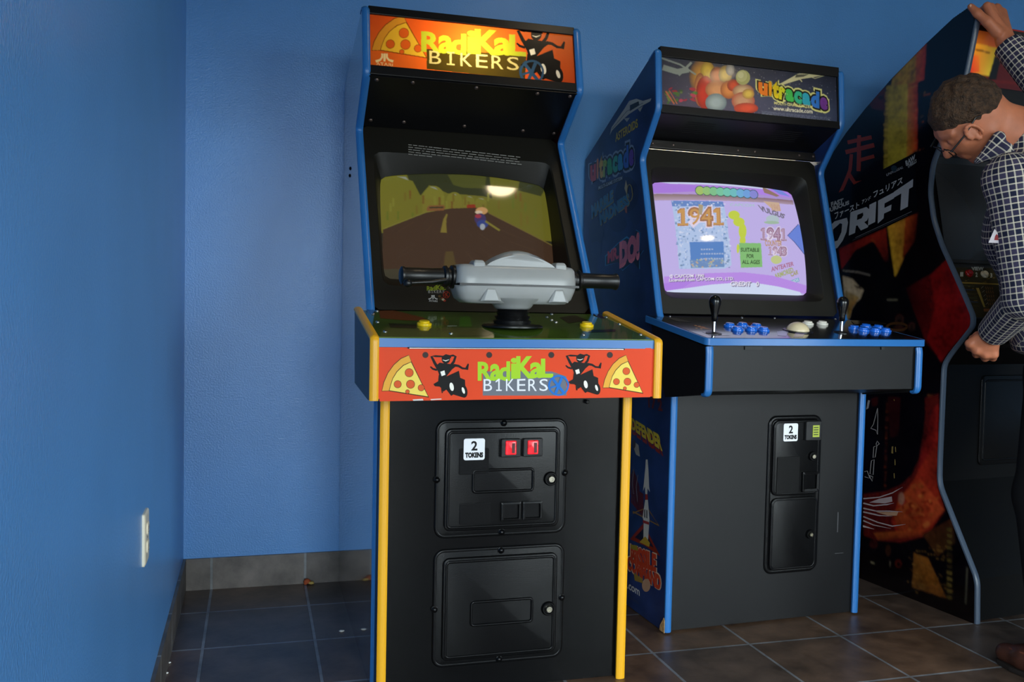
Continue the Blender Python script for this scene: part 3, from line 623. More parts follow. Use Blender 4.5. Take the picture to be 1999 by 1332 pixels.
    # handlebar on its column
    hb = bpy.data.objects.new('handlebar', None); COL.objects.link(hb); hb.parent = r; hb.location = (.373, -.447, .992); hb.rotation_euler = (0, 0, math.radians(3.5)); hb['label'] = 'grey plastic handlebar with black grips'
    GREY = mat('silver_grey_plastic', '9a9b99', .3, var=.05); RUB = mat('black_rubber', '0d0d0e', .35)
    MB().lathe((0, 0, 0), (0, 0, 1), [(.085, 0), (.085, .004), (.078, .008), (.05, .010), (.052, .018), (.044, .022), (.050, .030), (.041, .034), (.047, .042), (.040, .046), (.050, .054), (.046, .062)], 32).build('rubber_boot', RUB, hb, smooth=60)
    MB().lathe((0, 0, .05), (0, 0, 1), [(.046, 0), (.052, .006), (.056, .012), (.075, .024), (.08, .03)], 32).build('column', GREY, hb, smooth=60)
    def shell(lv, hw, hd, p):
        L = []
        for z, kx, kd, yo in lv:
            l = []
            for i in range(64):
                t_ = 2*math.pi*(i+.5)/64; c, s_ = math.cos(t_), math.sin(t_); q = (abs(c)**p+abs(s_)**p)**(-1/p); l.append((c*q*hw*kx, s_*q*hd*kd+yo, z))
            L.append(l)
        return L
    MB().loft(shell([(.064, .70, .55, 0), (.066, .86, .78, 0), (.078, .95, .92, 0), (.10, 1.0, 1, 0), (.112, 1.02, 1.02, 0)], .170, .062, 5), 0, True, True).build('lower_shell', GREY, hb, smooth=50)
    MB().box(-.170, .170, -.0640, .060, .1115, .1175).build('shell_seam', RUB, hb)
    MB().loft(shell([(.116, 1.0, 1.0, 0), (.128, 1.0, 1.0, 0), (.158, .985, .93, .002), (.166, .96, .84, .005), (.169, .90, .72, .008)], .171, .064, 6), 0, True, True).build('upper_shell', GREY, hb, smooth=50)
    dm = MB(); L = []
    for k in range(7):
        t_ = k/6; y = -.048+.10*t_; hgt = .044*math.sin(math.pi*min(1, .18+t_*.9))**.6; L.append([(-.098+.196*i/20+.006, y, .166+hgt*max(0, math.sin(math.pi*i/20))**.75) for i in range(21)])
    dm.loft(L, 0, True, True, closed=False); dm.build('cowl', GREY, hb, smooth=60)
    for x in (-.112, .122):
        MB().loft([[(x+dx*k, -.030+dy*k, z) for dx, dy in ((-.016, -.02), (.016, -.02), (.016, .03), (-.016, .03))] for z, k in ((.155, 1.1), (.172, 1), (.180, .75))], 0, True, True).build('lug', GREY, hb, bevel=.004)
    for x in (-.082, .112):
        MB().add([(x-.030, -.060, .070), (x+.030, -.060, .070), (x+.012, -.0605, .106), (x-.012, -.0605, .106), (x-.034, -.050, .066), (x+.034, -.050, .066), (x+.02, -.066, .072), (x-.02, -.066, .072), (x+.011, -.064, .103), (x-.011, -.064, .103)],
                 [(7, 6, 8, 9), (0, 7, 9, 3), (6, 1, 2, 8), (9, 8, 2, 3), (0, 1, 6, 7)]).build('front_rib', GREY, hb, bevel=.002)
    for sgn in (-1, 1):
        MB().lathe((sgn*.165, 0, .134), (sgn, 0, 0), [(.030, 0), (.032, .006), (.031, .012), (.024, .016), (.024, .022), (.030, .026), (.029, .032), (.0225, .036), (.0215, .07), (.0215, .138), (.024, .141), (.024, .147), (.017, .151), (0, .151)], 28).build('grip', RUB, hb, smooth=45, label='black rubber grip')
    lv = MB().tube([(-.20, -.03, .125), (-.24, -.045, .118), (-.30, -.05, .114)], [.006, .005, .005], 10); lv.lathe((-.318, -.05, .113), (1, 0, 0), [(0, 0), (.008, .003), (.0115, .010), (.0115, .014), (.008, .021), (0, .024)], 16); lv.build('brake_lever', RUB, hb, smooth=60)
    # pedestal
    for a0, a1 in ((.006, .0305), (W-.0245, W+.001)):
        MB().prism([(-.43, 0), (-.43, .805), (-.505, .805), (-.505, 0)], a0+.002, a1-.002).build('pedestal_side', BLACK, r)
        molding([(-.507, .806), (-.507, .001)], a0, a1, -1).build('yellow_molding', YELLOW, r, smooth=50)
    yp = -.490
    MB().box(.0285, W-.0225, yp, yp+.018, .004, .812).build('front_panel', BLKGLOSS, r)
    MB().box(.036, W-.036, -.47, .5, .005, .02).build('base_board', BLKTOP, r)
    def coin_door(z0, z1, dz0, dz1, upper):
        fm = plate(ring(MB(), .155, .526, z0, z1, .03, .012, yp, .005), .161, .520, z0+.006, z1-.006, .025, yp, .004).build('door_frame', DOORBLK, r, smooth=40)
        d = plate(MB(), .180, .503, dz0, dz1, .018, yp-.003, .009, .004); ring(d, .186, .497, dz0+.006, dz1-.006, .014, .008, yp-.0115, .003)
        d = d.build('coin_door', DOORBLK, r, smooth=40, label='black coin door with two red lit slots' if upper else 'plain black lower cash door')
        yd = yp-.012
        bolts('frame_bolt', BLKGLOSS, fm, [((x, yp-.004, z), (0, -1, 0)) for x, z in ((.342, z1-.011), (.160, (z0+z1)/2), (.520, (z0+z1)/2+.008), (.342, z0+.011))], .0075, [(.0094, 0), (.0094, .0015), (.0075, .0022), (.006, .0052), (.003, .007), (0, .0075)])
        if upper:
            ring(MB(), .254, .430, .545, .612, .012, .008, yd, .004).build('embossed_frame', DOORBLK, d, smooth=40)
            plate(MB(), .218, .300, .598, .668, .003, yd, .003, .001).build('blank_plate', DOORBLK, d); plate(MB(), .222, .308, .462, .520, .003, yd, .003, .001).build('blank_plate', DOORBLK, d)
            RED = mat('red_lit_lens', (.75, .012, .02), .2, emit=.85, var=.5, vscale=60, coat=.5)
            for x in (.359, .421):
                h = plate(MB(), x-.0275, x+.0275, .643, .693, .004, yd, .012, .003).build('coin_slot', mat('pebbled_black', '1b1b1c', .45, bump=.6, bscale=900), d, smooth=30)
                plate(MB(), x-.016, x+.014, .650, .688, .003, yd-.011, .005, .003).build('red_lens', RED, d, smooth=40, label='glowing red coin return button'); MB().box(x+.001, x+.009, yd-.0175, yd-.016, .655, .682).build('coin_slit', mat('dark_red_slit', '4a0508', .4), d)
            for x in (.364, .425):
                c = MB(); c.loft([[(p[0], y, p[1]) for p in rrect(x-.028+i, x+.028-i, .468+i, .519-i, .003)] for i, y in ((0, yd), (0, yd-.007), (.002, yd-.008), (.006, yd-.008), (.007, yd-.001))], 0, False, True); c.build('return_cup', DOORBLK, d, smooth=30)
            sticker(d, .2295, .2875, .637, .695, yd-.003); lock(d, .4765, yd, .579)
        else:
            ring(MB(), .256, .435, .181, .253, .012, .008, yd, .004).build('embossed_frame', DOORBLK, d, smooth=40); lock(d, .4785, yd, .217)
    coin_door(.424, .745, .445, .722, True); coin_door(.072, .396, .092, .372, False)
    b = MB(); p = fr.onY(yp, (1144, 784)); b.lathe((p[0], yp, p[2]), (0, -1, 0), [(.006, 0), (.006, .012), (.004, .014), (0, .014)], 10); b.build('latch_bolt', BLKGLOSS, r, smooth=40)
    return r
GAME1 = game_one()
# ------------------------------------------------------------------ the black game with a lilac menu on its tube
def bubble(a, tr, cols, halo, dark):
    """rounded rainbow title: pale halo, dark outline, fat coloured letters"""
    adv = [1.12, .55, .74, .74, 1.0, .96, 1.0, 1.04, .98]; st = [sum(adv[:k])*9/sum(adv) for k in range(10)]
    for b, colr in ((.23, halo), (.15, dark), (.06, None)):
        for i, ch in enumerate('ultracade'):
            h = .34 if ch in 'ltd' else .0; x0 = st[i]; wd_ = st[i+1]-x0; cx_ = x0+wd_/2
            if ch == 'l':
                hw, hh = .15+b*.55, .56+b*.30; a.poly([tr(cx_+hw*math.copysign(abs(math.cos(t))**.6, math.cos(t)), .34+hh*math.copysign(abs(math.sin(t))**.4, math.sin(t))) for t in [2*math.pi*k/24 for k in range(24)]], colr or cols[i]); continue
            a.text(ch, [tr(x0+wd_*.14, .10-h), tr(x0+wd_*.86, .10-h), tr(x0+wd_*.86, .88), tr(x0+wd_*.14, .88)], colr or cols[i], b)
def glow(a, x, y, rx, ry, col, back, n=9):
    c, b = lin(col), lin(back)
    for k in range(n):
        t = (k+1)/n; a.ell(x, y, rx*(1.15-.75*t), ry*(1.15-.75*t), '000000', 20); V, T, _ = a.L[-1]; a.L[-1] = (V, T, tuple(b[i]*(1-t)+c[i]*t for i in range(3)))
def game_two():
    fr = Frame(1.5203, -.7785, .0469); W = .749; T = .019
    r = thing('arcade_cabinet', 'black upright arcade game with navy printed flank, lilac screen and two joysticks', 'arcade game', (fr.x, fr.y, 0), fr.a)
    K0, K1, K2, K3 = (.1797, 1.913), (.1625, 1.710), (.2744, 1.561), (.116, 1.030)
    prof = [(.186, 1.908), (.1685, 1.711), (.2804, 1.561), (.121, 1.028), (.006, .96), (.006, .004), (.752, .004), (.755, 1.625)]
    NAVY = mat('navy_side_print', '1b2f5c', .3, coat=.25, var=.45, vscale=7)
    lp = MB().prism(prof, 0, T).build('side_panel', NAVY, r, bevel=.0015, label='navy side panel printed with game titles')
    MB().prism(prof, W-T, W).build('side_panel', NAVY, r, bevel=.0015)
    for x0, x1 in ((-.001, .0215), (W-.0215, W+.001)):
        molding([(.23, 1.886), K0, K1, K2, K3, (.09, 1.0)], x0, x1, -1, r=.02).build('edge_molding', BLUE, r, smooth=50)
        molding([(.0, .80), (.0, .006)], x0, x1, -1).build('lower_edge_molding', BLUE, r, smooth=50)
    c = MB()          # bare chipboard where the corner has broken away
    bm_pts = [(-.002, .004), (.030, .004), (.026, .022), (.012, .040), (.004, .052), (-.002, .045)]
    c.prism([(p[0]+.003, p[1]) for p in bm_pts], -.003, .0).build('chipped_corner', mat('raw_chipboard', 'b08a5a', .9, var=.4, vscale=90), lp)
    MB().prism([(.192, 1.902), (.755, 1.618), (.755, 1.60), (.192, 1.884)], T, W-T).build('top_panel', BLKTOP, r)
    MB().box(T, W-T, .735, .751, 0.004, 1.605).build('back_panel', BLKTOP, r)
    sm = Slope(fr, K0, K1, .010); ret = MB()
    Q = [(0, 1, 3, 2), (4, 6, 7, 5), (0, 4, 5, 1), (2, 3, 7, 6), (0, 2, 6, 4), (1, 5, 7, 3)]
    for s0, s1, th in ((-.010, .0245, .008), (.186, .212, .008)): ret.add([sm.p3(x, s, l) for l in (-.012, th) for x in (T, W-T) for s in (s0, s1)], Q)
    for x0, x1 in ((T, .0225), (W-.0255, W-T)): ret.add([sm.p3(x, s, l) for l in (-.012, .006) for x in (x0, x1) for s in (-.010, .212)], Q)
    ret.build('sign_retainer', BLACK, r, bevel=.002)
    k = 560/1999; a = Art(sm.px, 1120, 80, k); rs = random.Random(8)
    a.grad([(590, 95), (1850, 225), (1850, 575), (590, 445)], ['2c3040', '1c2030', '2a3450', '403c50'])
    for i in range(260):
        x = rs.uniform(600, 1840); y = rs.uniform(100, 450)+(x-600)*.1; a.ell(x, y, rs.uniform(1, 3), rs.uniform(1, 3), rs.choice(['8a90a0', '5a6478', 'c8c8c0', '6c6474']), 6)
    # warm nebula and debris: plain shapes where the printed characters stand
    for x, y, rx, ry, c2, b2 in ((900, 250, 90, 120, 'c89040', '3a3038'), (930, 210, 46, 60, 'e8c450', '8a6a30'), (1000, 240, 50, 56, 'c87850', '5a3a30'), (1055, 235, 44, 60, 'd8b860', '5a4a38'), (1090, 200, 30, 40, 'b8b4b0', '4a4a50'), (880, 340, 40, 110, 'd89860', '6a3a2a'), (915, 360, 60, 110, 'b83428', '6a2420'), (1000, 340, 80, 60, 'e0a070', '8a5038'), (990, 430, 70, 60, 'a8b8c0', '50606a'), (1080, 340, 56, 60, 'd88a50', '7a4028'), (1110, 310, 40, 40, 'c04a30', '6a2a20'), (1180, 350, 70, 46, 'd8b890', '7a4a40'), (1180, 420, 76, 60, 'd0a080', '8a3a30'), (1215, 370, 40, 34, 'e8c860', '9a6a40'), (1200, 470, 80, 36, 'c8503a', '7a3028')): glow(a, x, y, rx, ry, c2, b2)
    for i in range(26):
        x = rs.uniform(640, 840); y = rs.uniform(330, 440); a.ell(x, y, rs.uniform(8, 26), rs.uniform(6, 14), rs.choice(['3a5a2c', '8a2a3a', '2c4426', 'a84058', '5a6a38']), 10, rs.uniform(-1, 1))
    for p, w in (([(610, 120), (740, 165), (850, 235)], 12), ([(620, 185), (720, 215), (800, 200)], 40), ([(730, 240), (820, 150)], 16), ([(640, 350), (700, 440)], 10), ([(665, 345), (720, 440)], 6)): a.line(p, w, '8a9490' if w > 10 else 'b0604a')
    a.ell(1178, 255, 50, 52, 'a8a870'); a.ell(1170, 245, 38, 40, 'c4c48c'); a.ell(1163, 238, 20, 22, 'd8d8a8')
    a.poly([(1435, 300), (1560, 230), (1640, 225), (1745, 238), (1660, 255), (1590, 265), (1450, 308)], 'ddd8ac'); a.poly([(1550, 235), (1640, 232), (1600, 250), (1540, 256)], '4a4a40'); a.line([(1575, 268), (1590, 285)], 8, 'd0cca0'); a.line([(1660, 255), (1680, 262), (1750, 240)], 5, 'c0bc98')
    cols = ['e07a28', 'e8a024', 'e8d028', 'd8d82c', '3aa04c', '2c9a7c', '2a90b0', '2c6ac0', '5a2c80']
    def blob(a, tr, n=9):
        w = 'ultracade'
        bubble(a, tr, cols, 'd8d890', '16140c')
    blob(a, lambda u, v: (1285+u*54, 284+u*13+v*88))
    a.text('MULTI-GAME SYSTEM', [(1395, 422), (1662, 450), (1662, 470), (1395, 442)], 'd0cc8c', .01); a.text('www.ultracade.com', [(1390, 456), (1662, 478), (1662, 506), (1390, 482)], 'e6e4d2', .02)
    for i in range(3):
        x = 1310
        while x < 1780: w = rs.uniform(8, 30); a.line([(x, 490+i*9+(x-1310)*.1), (x+w, 490+i*9+(x+w-1310)*.1)], 2.5, '6c7488'); x += w+rs.uniform(3, 8)
    im, gu, gv = a.raster(T+.001, W-T-.001, .0, .205, 660, 200, '20242e')
    sg = grid_mesh('lit_sign', soften(im, 1), gu, gv, lambda u, v: sm.p3(u, v, .001), mat('lit_sign_print'), r); sg['label'] = 'starry sign with rounded rainbow title letters'
    MB().box(T, W-T, .42, .432, 1.60, 1.76).build('lightbox_back', mat('white_board'), r)
    lt = bpy.data.lights.new('sign_tube', 'AREA'); lt.shape = 'RECTANGLE'; lt.size = .60; lt.size_y = .04; lt.energy = 15.0; lt.color = (1, .93, .74)
    lo = bpy.data.objects.new('sign_tube', lt); COL.objects.link(lo); lo.parent = r; lo.location = (W/2, .30, 1.80); lo.rotation_euler = (math.radians(90), 0, 0)
    # speaker panel with slots, retainer bar
    sa, sb = (.168, 1.706), (.322, 1.634); ss = Slope(fr, sa, sb)
    sp = MB().prism([sa, sb, (sb[0]+.005, sb[1]+.011), (sa[0]+.005, sa[1]+.011)], T, W-T).build('speaker_panel', BLACK, r)
    for cx in (.20, .55):
        g = MB()
        for j in range(6):
            s0 = .045+j*.011; g.add([ss.p3(x, s, -.0006) for x, s in ((cx-.055, s0), (cx+.055, s0), (cx+.055, s0+.0045), (cx-.055, s0+.0045))], [(0, 1, 2, 3)])
        g.build('speaker_slots', mat('slot_black', '020202', .8), sp)
    sl = Slope(fr, K2, K3, .02); bar = MB().add([sl.p3(x, s, l) for l in (.0, .014) for x in (T, W-T) for s in (-.080, -.050)], Q).build('retainer_bar', mat('brown_black_bar', '1c1815', .45), r, bevel=.002)
    bolts('bar_screw', mat('rusty_screw'), bar, [(sl.p3(x, -.066, .014), (0, -sl.n[0], -sl.n[1])) for x in (.06, .14, .40, .47, .66, .72)], .005)
    pic = (.070, .655, .050, .453); sag = lambda x, y: .016*(2-x*x-y*y); sc = Slope(fr, K2, K3, .08)
    bezel('monitor_bezel', sl, sc, (T, W-T, -.050, .545), (.046, .686, .012, .492), pic, sag, BEZ, r, (.035, .02, .02))
    A = Art(sc.px, 1240, 320, .22518); rs = random.Random(4)
    A.poly([(80, 100), (1560, 100), (1560, 1200), (80, 1200)], 'c3b4ec')
    A.grad([(130, 160), (1360, 215), (1370, 350), (150, 330)], ['b78ae0', 'b486e6', 'a89ac8', 'b8a4d4'])
    A.poly([(140, 150), (700, 170), (1340, 205), (1350, 250), (900, 215), (500, 190), (300, 180)], 'cfd6f4'); A.poly([(130, 165), (330, 185), (620, 210), (620, 250), (300, 262), (150, 260)], 'ad7ee0'); A.poly([(1000, 230), (1340, 220), (1350, 300), (1050, 280)], 'b487ea')
    A.grad([(150, 268), (1360, 322), (1365, 362), (155, 325)], ['8a7470', '8a6c74', 'b09ab0', 'b8a0b4'])
    for c2, e in (('2c5a50', 1.15), ('84c0a0', 1.0)):
        for i in range(9): A.ell(540+i*58, 248+i*4, 36*e, 38*e, c2 if e > 1 else ['a8c46c', '98c47c', '84c490', '7cc8a4', '78c8b4', '74c0c4', '74b0dc', '74a4e0', '8a8cd8'][i])
    A.poly([(295, 335), (730, 350), (740, 395), (300, 385)], '6a8ac8'); A.poly([(300, 385), (740, 395), (800, 900), (740, 930), (360, 925), (330, 640)], 'b4c8ec')
    for i in range(420):
        x = rs.uniform(300, 790); y = rs.uniform(340, 920)
        if x < 300+(y-340)*.09 or x > 745+(y-340)*.1: continue
        if 440 < x < 735 and y > 690: continue
        A.ell(x, y, rs.uniform(4, 13), rs.uniform(4, 12), rs.choice(['9cb4e4', 'c8d4f0', '84a0cc', 'a8bce0', '7c94b8', 'd4dcf4']), 7)
    A.poly([(440, 700), (725, 700), (738, 915), (458, 920)], '5a86c8'); A.poly([(445, 850), (560, 860), (735, 835), (738, 915), (458, 920)], '7090c0')
    for i in range(50): A.ell(rs.uniform(460, 735), rs.uniform(840, 915), 9, 7, rs.choice(['a8b8a0', 'c0a890', '9cb0c8', '7a98c8']), 7)
    for y in (765, 803, 845):
        for x in range(535, 640 if y == 765 else 712, 22): A.poly([(x, y-6), (x+15, y-6), (x+15, y+6), (x, y+6)], 'a8b8d8')
    def big(t, x0, x1, y0, y1, ca, cb, n=0, sk=.0):
        tr = lambda x, y: (x, y+(x-x0)*sk)
        q = lambda d: [tr(x0-d, y0-d), tr(x1+d, y0-d), tr(x1+d, y1+d), tr(x0-d, y1+d)]
        A.digits(t, q(0), 'e4d8ee', .12); A.digits(t, q(0), ca, .07); A.digits(t, q(-3), cb, .0, .09)
    big('1941', 335, 735, 408, 556, 'a87858', 'cc9a5c', 0, .0)
    A.poly([(520, 370), (560, 380), (545, 470), (520, 460)], 'b0a080')
    for x, y, rx, ry in ((820, 470, 50, 40), (860, 530, 50, 40), (890, 610, 34, 70), (890, 690, 26, 40), (850, 760, 12, 40)): A.ell(x, y, rx, ry, 'c6d44a')
    A.text('CAPCOM', [(790, 365), (1000, 370), (1000, 395), (790, 390)], 'a4d0c4', .0)
    A.poly([(858, 712), (1050, 712), (1068, 915), (880, 922)], '86c078')
    for t_, x0, x1, y in (('SUITABLE', 875, 1035, 770), ('FOR', 928, 990, 823), ('ALL AGES', 890, 1043, 873)): A.text(t_, [(x0, y-16), (x1, y-16), (x1, y+16), (x0, y+16)], '3e5a38', .03)
    A.poly([(1090, 210), (1130, 225), (1240, 285), (1210, 295), (1100, 262)], '94786a'); A.poly([(1160, 215), (1250, 225), (1340, 290), (1240, 270)], '7a8ce0'); A.poly([(1085, 340), (1230, 350), (1240, 425), (1180, 430)], 'cdb098')
    A.digits('1941', [(1150, 365), (1240, 370), (1240, 425), (1150, 420)], 'c8a08c', .02); A.text('VULGUS', [(1035, 378), (1275, 455), (1260, 490), (1060, 430)], '7a7488', .05); A.ell(1160, 500, 60, 36, 'b4c4cc'); A.ell(1150, 530, 70, 14, 'a4bca8')
    big('1941', 1045, 1285, 580, 685, '96708e', 'b89ab4'); A.text('COUNTER', [(1085, 685), (1240, 690), (1235, 730), (1090, 735)], 'c09878', .04); big('1943', 1115, 1280, 742, 812, '9c7c98', 'c4a4bc')
    A.ell(1190, 850, 50, 36, 'c4cc8c'); A.text('ANTEATER', [(1145, 915), (1345, 862), (1350, 895), (1150, 952)], 'b0708c', .03); A.text('ARMORED', [(1175, 975), (1340, 910), (1350, 950), (1190, 1012)], 'a8b070', .04); A.text('CAR', [(1320, 955), (1390, 930), (1395, 965), (1330, 990)], 'a8a06c', .04)
    A.poly([(1215, 1065), (1400, 995), (1410, 1025), (1225, 1100)], '78a8cc'); A.text('ASTEROIDS', [(1225, 1068), (1395, 1002), (1402, 1022), (1232, 1092)], 'd4e0ec', .02); A.poly([(1230, 1110), (1390, 1050), (1450, 1115), (1300, 1130)], 'b8ac80')
    A.poly([(1395, 535), (1290, 640), (1350, 690), (1450, 800), (1470, 700), (1420, 560)], '6c86dc'); A.line([(1395, 535), (1290, 640), (1350, 690), (1450, 800)], 5, '3c4a80')
    A.poly([(240, 985), (600, 965), (900, 960), (1160, 985), (1480, 1060), (1500, 1135), (1200, 1075), (900, 1060), (640, 1075), (440, 1090), (245, 1105)], 'bd90ea'); A.poly([(240, 1105), (440, 1085), (640, 1060), (950, 1040), (1220, 1075), (1420, 1115), (1500, 1200), (240, 1200)], 'd4def8'); A.poly([(245, 1040), (500, 1020), (400, 1085), (245, 1108)], 'b584e8')
    for t_, q in (('© CAPCOM 1990', [(285, 970), (570, 970), (570, 998), (285, 998)]), ('Licensed from CAPCOM CO., LTD.', [(285, 1004), (825, 1000), (825, 1028), (285, 1032)]), ('CREDIT   0', [(800, 1036), (1045, 1038), (1045, 1075), (800, 1072)])):
        A.text(t_, [(x+5, y+5) for x, y in q], '6c5c88', .05); A.text(t_, q, 'f0ecfa', .02)
    tube('screen', sc, pic, A, 'c3b4ec', sag, tubemat('tube_menu', .9), r, 560, 420)['label'] = 'bright lilac tube showing a game menu'
    MB().box(.10, W-.10, .42, .68, 1.06, 1.40).build('monitor_housing', BLKTOP, r)
    # control box and panel
    x0, x1 = -.031, W-.003; sp2 = Slope(fr, (.125, 1.0215), (-.262, .9655))
    bx = MB().prism([(.10, .99), (-.246, .948), (-.246, .812), (-.015, .775), (.0, .775)], x0+.020, x1-.020).build('control_box', mat('black_laminate_soft', '141415', .40, bump=.05, bscale=400, spec=.25), r)
    for a0, a1, x in ((x0, x0+.022, 0), (x1-.022, x1, 1)):
        MB().prism([(.10, 1.0), (-.252, .943), (-.252, .803), (-.012, .770), (.06, .90)], a0+.001, a1-.001).build('box_side', mat('black_side', '0a0a0b', .5), bx)
        molding([(-.255, .944), (-.258, .93), (-.258, .815), (-.252, .802), (-.235, .799)], a0-.0005, a1+.0005, -1, r=.01).build('corner_molding', BLUE, bx, smooth=50)
    px0, px1 = -.034, W+.002; nz = MB()
    CP = mat('dark_panel_overlay', '17181c', .14, coat=.4, var=.3, vscale=9)
    ov = MB().add([sp2.p3(x, s, l) for l in (-.018, .004) for x in (px0+.004, px1-.004) for s in (.0, .386)], Q).build('control_panel', CP, r)
    def nose(pts, name):
        m_ = MB(); L = []
        P = [np.array(p, float) for p in pts]
        for i, p in enumerate(P):
            t_ = P[min(i+1, len(P)-1)]-P[max(i-1, 0)]; t_ = t_/np.linalg.norm(t_); o_ = np.array([t_[1], -t_[0]]); l = []
            for k2 in range(9):
                an = -math.pi/2+math.pi*k2/8; q = p+o_*(.004*math.cos(an)**.6); z = np.array(sp2.p3(q[0], q[1], .0)); l.append((z[0], z[1], z[2]-.007+.0112*math.sin(an)))
            q = p-o_*.004; z = np.array(sp2.p3(q[0], q[1], 0)); l += [(z[0], z[1], z[2]+.003), (z[0], z[1], z[2]-.017)]; L.append(l)
        m_.loft(L, 0, True, True); m_.build(name, BLUE, ov, smooth=50)
    nose([(px0, .0), (px0, .376), (px0+.003, .386), (px0+.010, .390), (px1-.010, .390), (px1-.003, .386), (px1, .376), (px1, .0)], 'panel_edge_molding')
    a = Art(sp2.px, 1120, 560, .36018)
    a.poly([(640, 215), (700, 222), (740, 240), (700, 235)], 'b06a30'); a.poly([(900, 195), (1010, 205), (1020, 220), (905, 212)], '6a2c22'); a.poly([(690, 250), (800, 262), (850, 272), (740, 272)], '8a8aa0'); a.poly([(1100, 250), (1170, 240), (1150, 275), (1105, 272)], '9a9ac0'); a.poly([(1200, 258), (1260, 250), (1240, 280), (1190, 282)], '6a4aa8'); a.poly([(500, 175), (560, 178), (640, 200), (560, 195)], '4a4644')
    for x, y in ((660, 218), (665, 232), (680, 222), (690, 236)): a.ell(x, y, 7, 2, 'd0a070')
    a.ringe(1750, 225, 60, 26, 14, '5a3a20'); a.poly([(1500, 190), (1640, 195), (1700, 210), (1520, 212)], '2a2420')
    a.vector('panel_artwork', lambda u, v, l: sp2.p3(u, min(v, .384), .004+l), PRINTG, ov)
    nrm = (0, -.143, .99)
    BB = mat('blue_button', '1c6ad8', .16, coat=.5); WB = mat('white_button', 'e6e2d4', .3)
    for q in ((1424, 641), (1439, 648), (1449, 640), (1466, 648), (1476, 642), (1490, 649), (1667, 645), (1685, 649), (1690, 642), (1708, 650), (1714, 644), (1728, 650)):
        x, s = sp2.px(q); button('blue_button', r, sp2.p3(x, s, .004), nrm, .0185, BB, h=.013)
    for q in ((1576.5, 636), (1605, 636)): x, s = sp2.px(q); button('white_button', r, sp2.p3(x, s, .004), nrm, .0185, WB, h=.012)
    x, s = sp2.px((1557, 649)); P = Vector(sp2.p3(x, s, .004))
    tb = MB().lathe(P, nrm, [(.047, 0), (.046, .003), (.037, .004), (.036, .0)], 36).build('trackball', mat('black_ring', '0c0c0c', .3), r, smooth=40, label='cream trackball in the panel')
    MB().lathe(P, nrm, [(.036*math.cos(a_), .0+.029*math.sin(a_)) for a_ in [math.pi/2*i/10 for i in range(11)]], 36).build('ball', mat('ivory_ball', 'd9c9a4', .3), tb, smooth=60)
    for q in ((1393, 654), (1642, 652)):
        x, s = sp2.px(q); P = Vector(sp2.p3(x, s, .004))
        j = MB().lathe(P, nrm, [(.024, 0), (.024, .002), (.012, .004), (.007, .006)], 26).build('joystick', mat('black_ring'), r, smooth=40)
        MB().lathe(P, (0, -.02, 1), [(.0055, 0), (.0055, .045)], 14).build('shaft', CHROME, j, smooth=60)
        MB().lathe(P+Vector((0, -.001, .036)), (0, -.02, 1), [(.006, 0), (.009, .003), (.0095, .018), (.012, .030), (.0165, .046), (.0185, .058), (.0178, .066), (.0135, .074), (.007, .0785), (0, .080)], 26).build('handle', mat('black_handle', '0c0c0d', .18), j, smooth=60)
    bolts('panel_bolt', CHROME, ov, [(sp2.p3(x, .012, .004), nrm) for x in (.045, .32, .45, .70)], .005)
    for q in ((1470, 679), (1722, 679)):
        p = fr.onY(-.246, q); MB().box(p[0]-.030 if q[0] < 1500 else p[0]-.006, p[0]+.030 if q[0] < 1500 else p[0]+.006, -.2505, -.244, p[2]-.006, .945).build('panel_latch', BLKTOP, bx)
    # lower front and the tall coin door
    FRONT = mat('black_laminate_soft')
    MB().box(T, W-T, .012, .03, .006, .78).build('front_panel', FRONT, r); MB().box(T, W-T, .10, .72, .006, .02).build('base_board', BLKTOP, r)
    y = .012
    f = ring(MB(), .368, .581, .163, .700, .032, .018, y, .006); plate(f, .374, .575, .169, .694, .028, y, .003); f = f.build('door_frame', DOORBLK, r, smooth=40)
    d = plate(MB(), .386, .570, .430, .684, .022, y-.002, .008, .003); ring(d, .389, .567, .433, .681, .02, .006, y-.009, .002); d = d.build('coin_door', DOORBLK, r, smooth=40, label='upper coin door with price sticker')
    d2 = plate(MB(), .386, .570, .176, .422, .022, y-.002, .008, .003); ring(d2, .389, .567, .179, .419, .02, .006, y-.009, .002); d2 = d2.build('cash_door', DOORBLK, r, smooth=40)
    yd = y-.0105
    sticker(d, .4225, .4785, .614, .674, yd); plate(MB(), .402, .490, .438, .562, .003, yd+.002, .004, .001).build('blank_plate', DOORBLK, d)
    plate(MB(), .506, .566, .616, .680, .004, yd+.001, .011, .002).build('coin_slot', mat('pebbled_black'), d, smooth=30)
    MB().box(.531, .557, yd-.0115, yd-.0095, .627, .667).build('slot_window', mat('green_yellow_card', (.30, .36, .04), .3, emit=.25), d); pr = MB()
    for z in (.634, .642, .650, .658): pr.box(.534, .552, yd-.0122, yd-.0112, z, z+.003)
    pr.build('slot_print', mat('dark_green_print', '1c3010', .5), d)
    lock(d, .540, yd, .561, .016); lock(d2, .541, yd, .294, .016)
    c = MB(); c.loft([[(p[0], yy, p[1]) for p in rrect(.502+i, .568-i, .440+i, .508-i, .003)] for i, yy in ((0, yd+.002), (0, yd-.006), (.002, yd-.007), (.010, yd-.006), (.011, yd+.001))], 0, False, True); c.build('return_cup', DOORBLK, d, smooth=30)
    mk = MB(); mk.box(.66, .664, .0112, .0122, .29, .36).box(.655, .69, .0112, .0122, .215, .217); mk.build('scuff_marks', mat('scuff', '3c3c3e', .6), r)
    # printed flank
    a = Art(lambda q: fr.onX(0, q)[[1, 2]], 1130, 180, .28523)
    fl = lambda u, v, l: (-l, u, v)
    rs = random.Random(12)
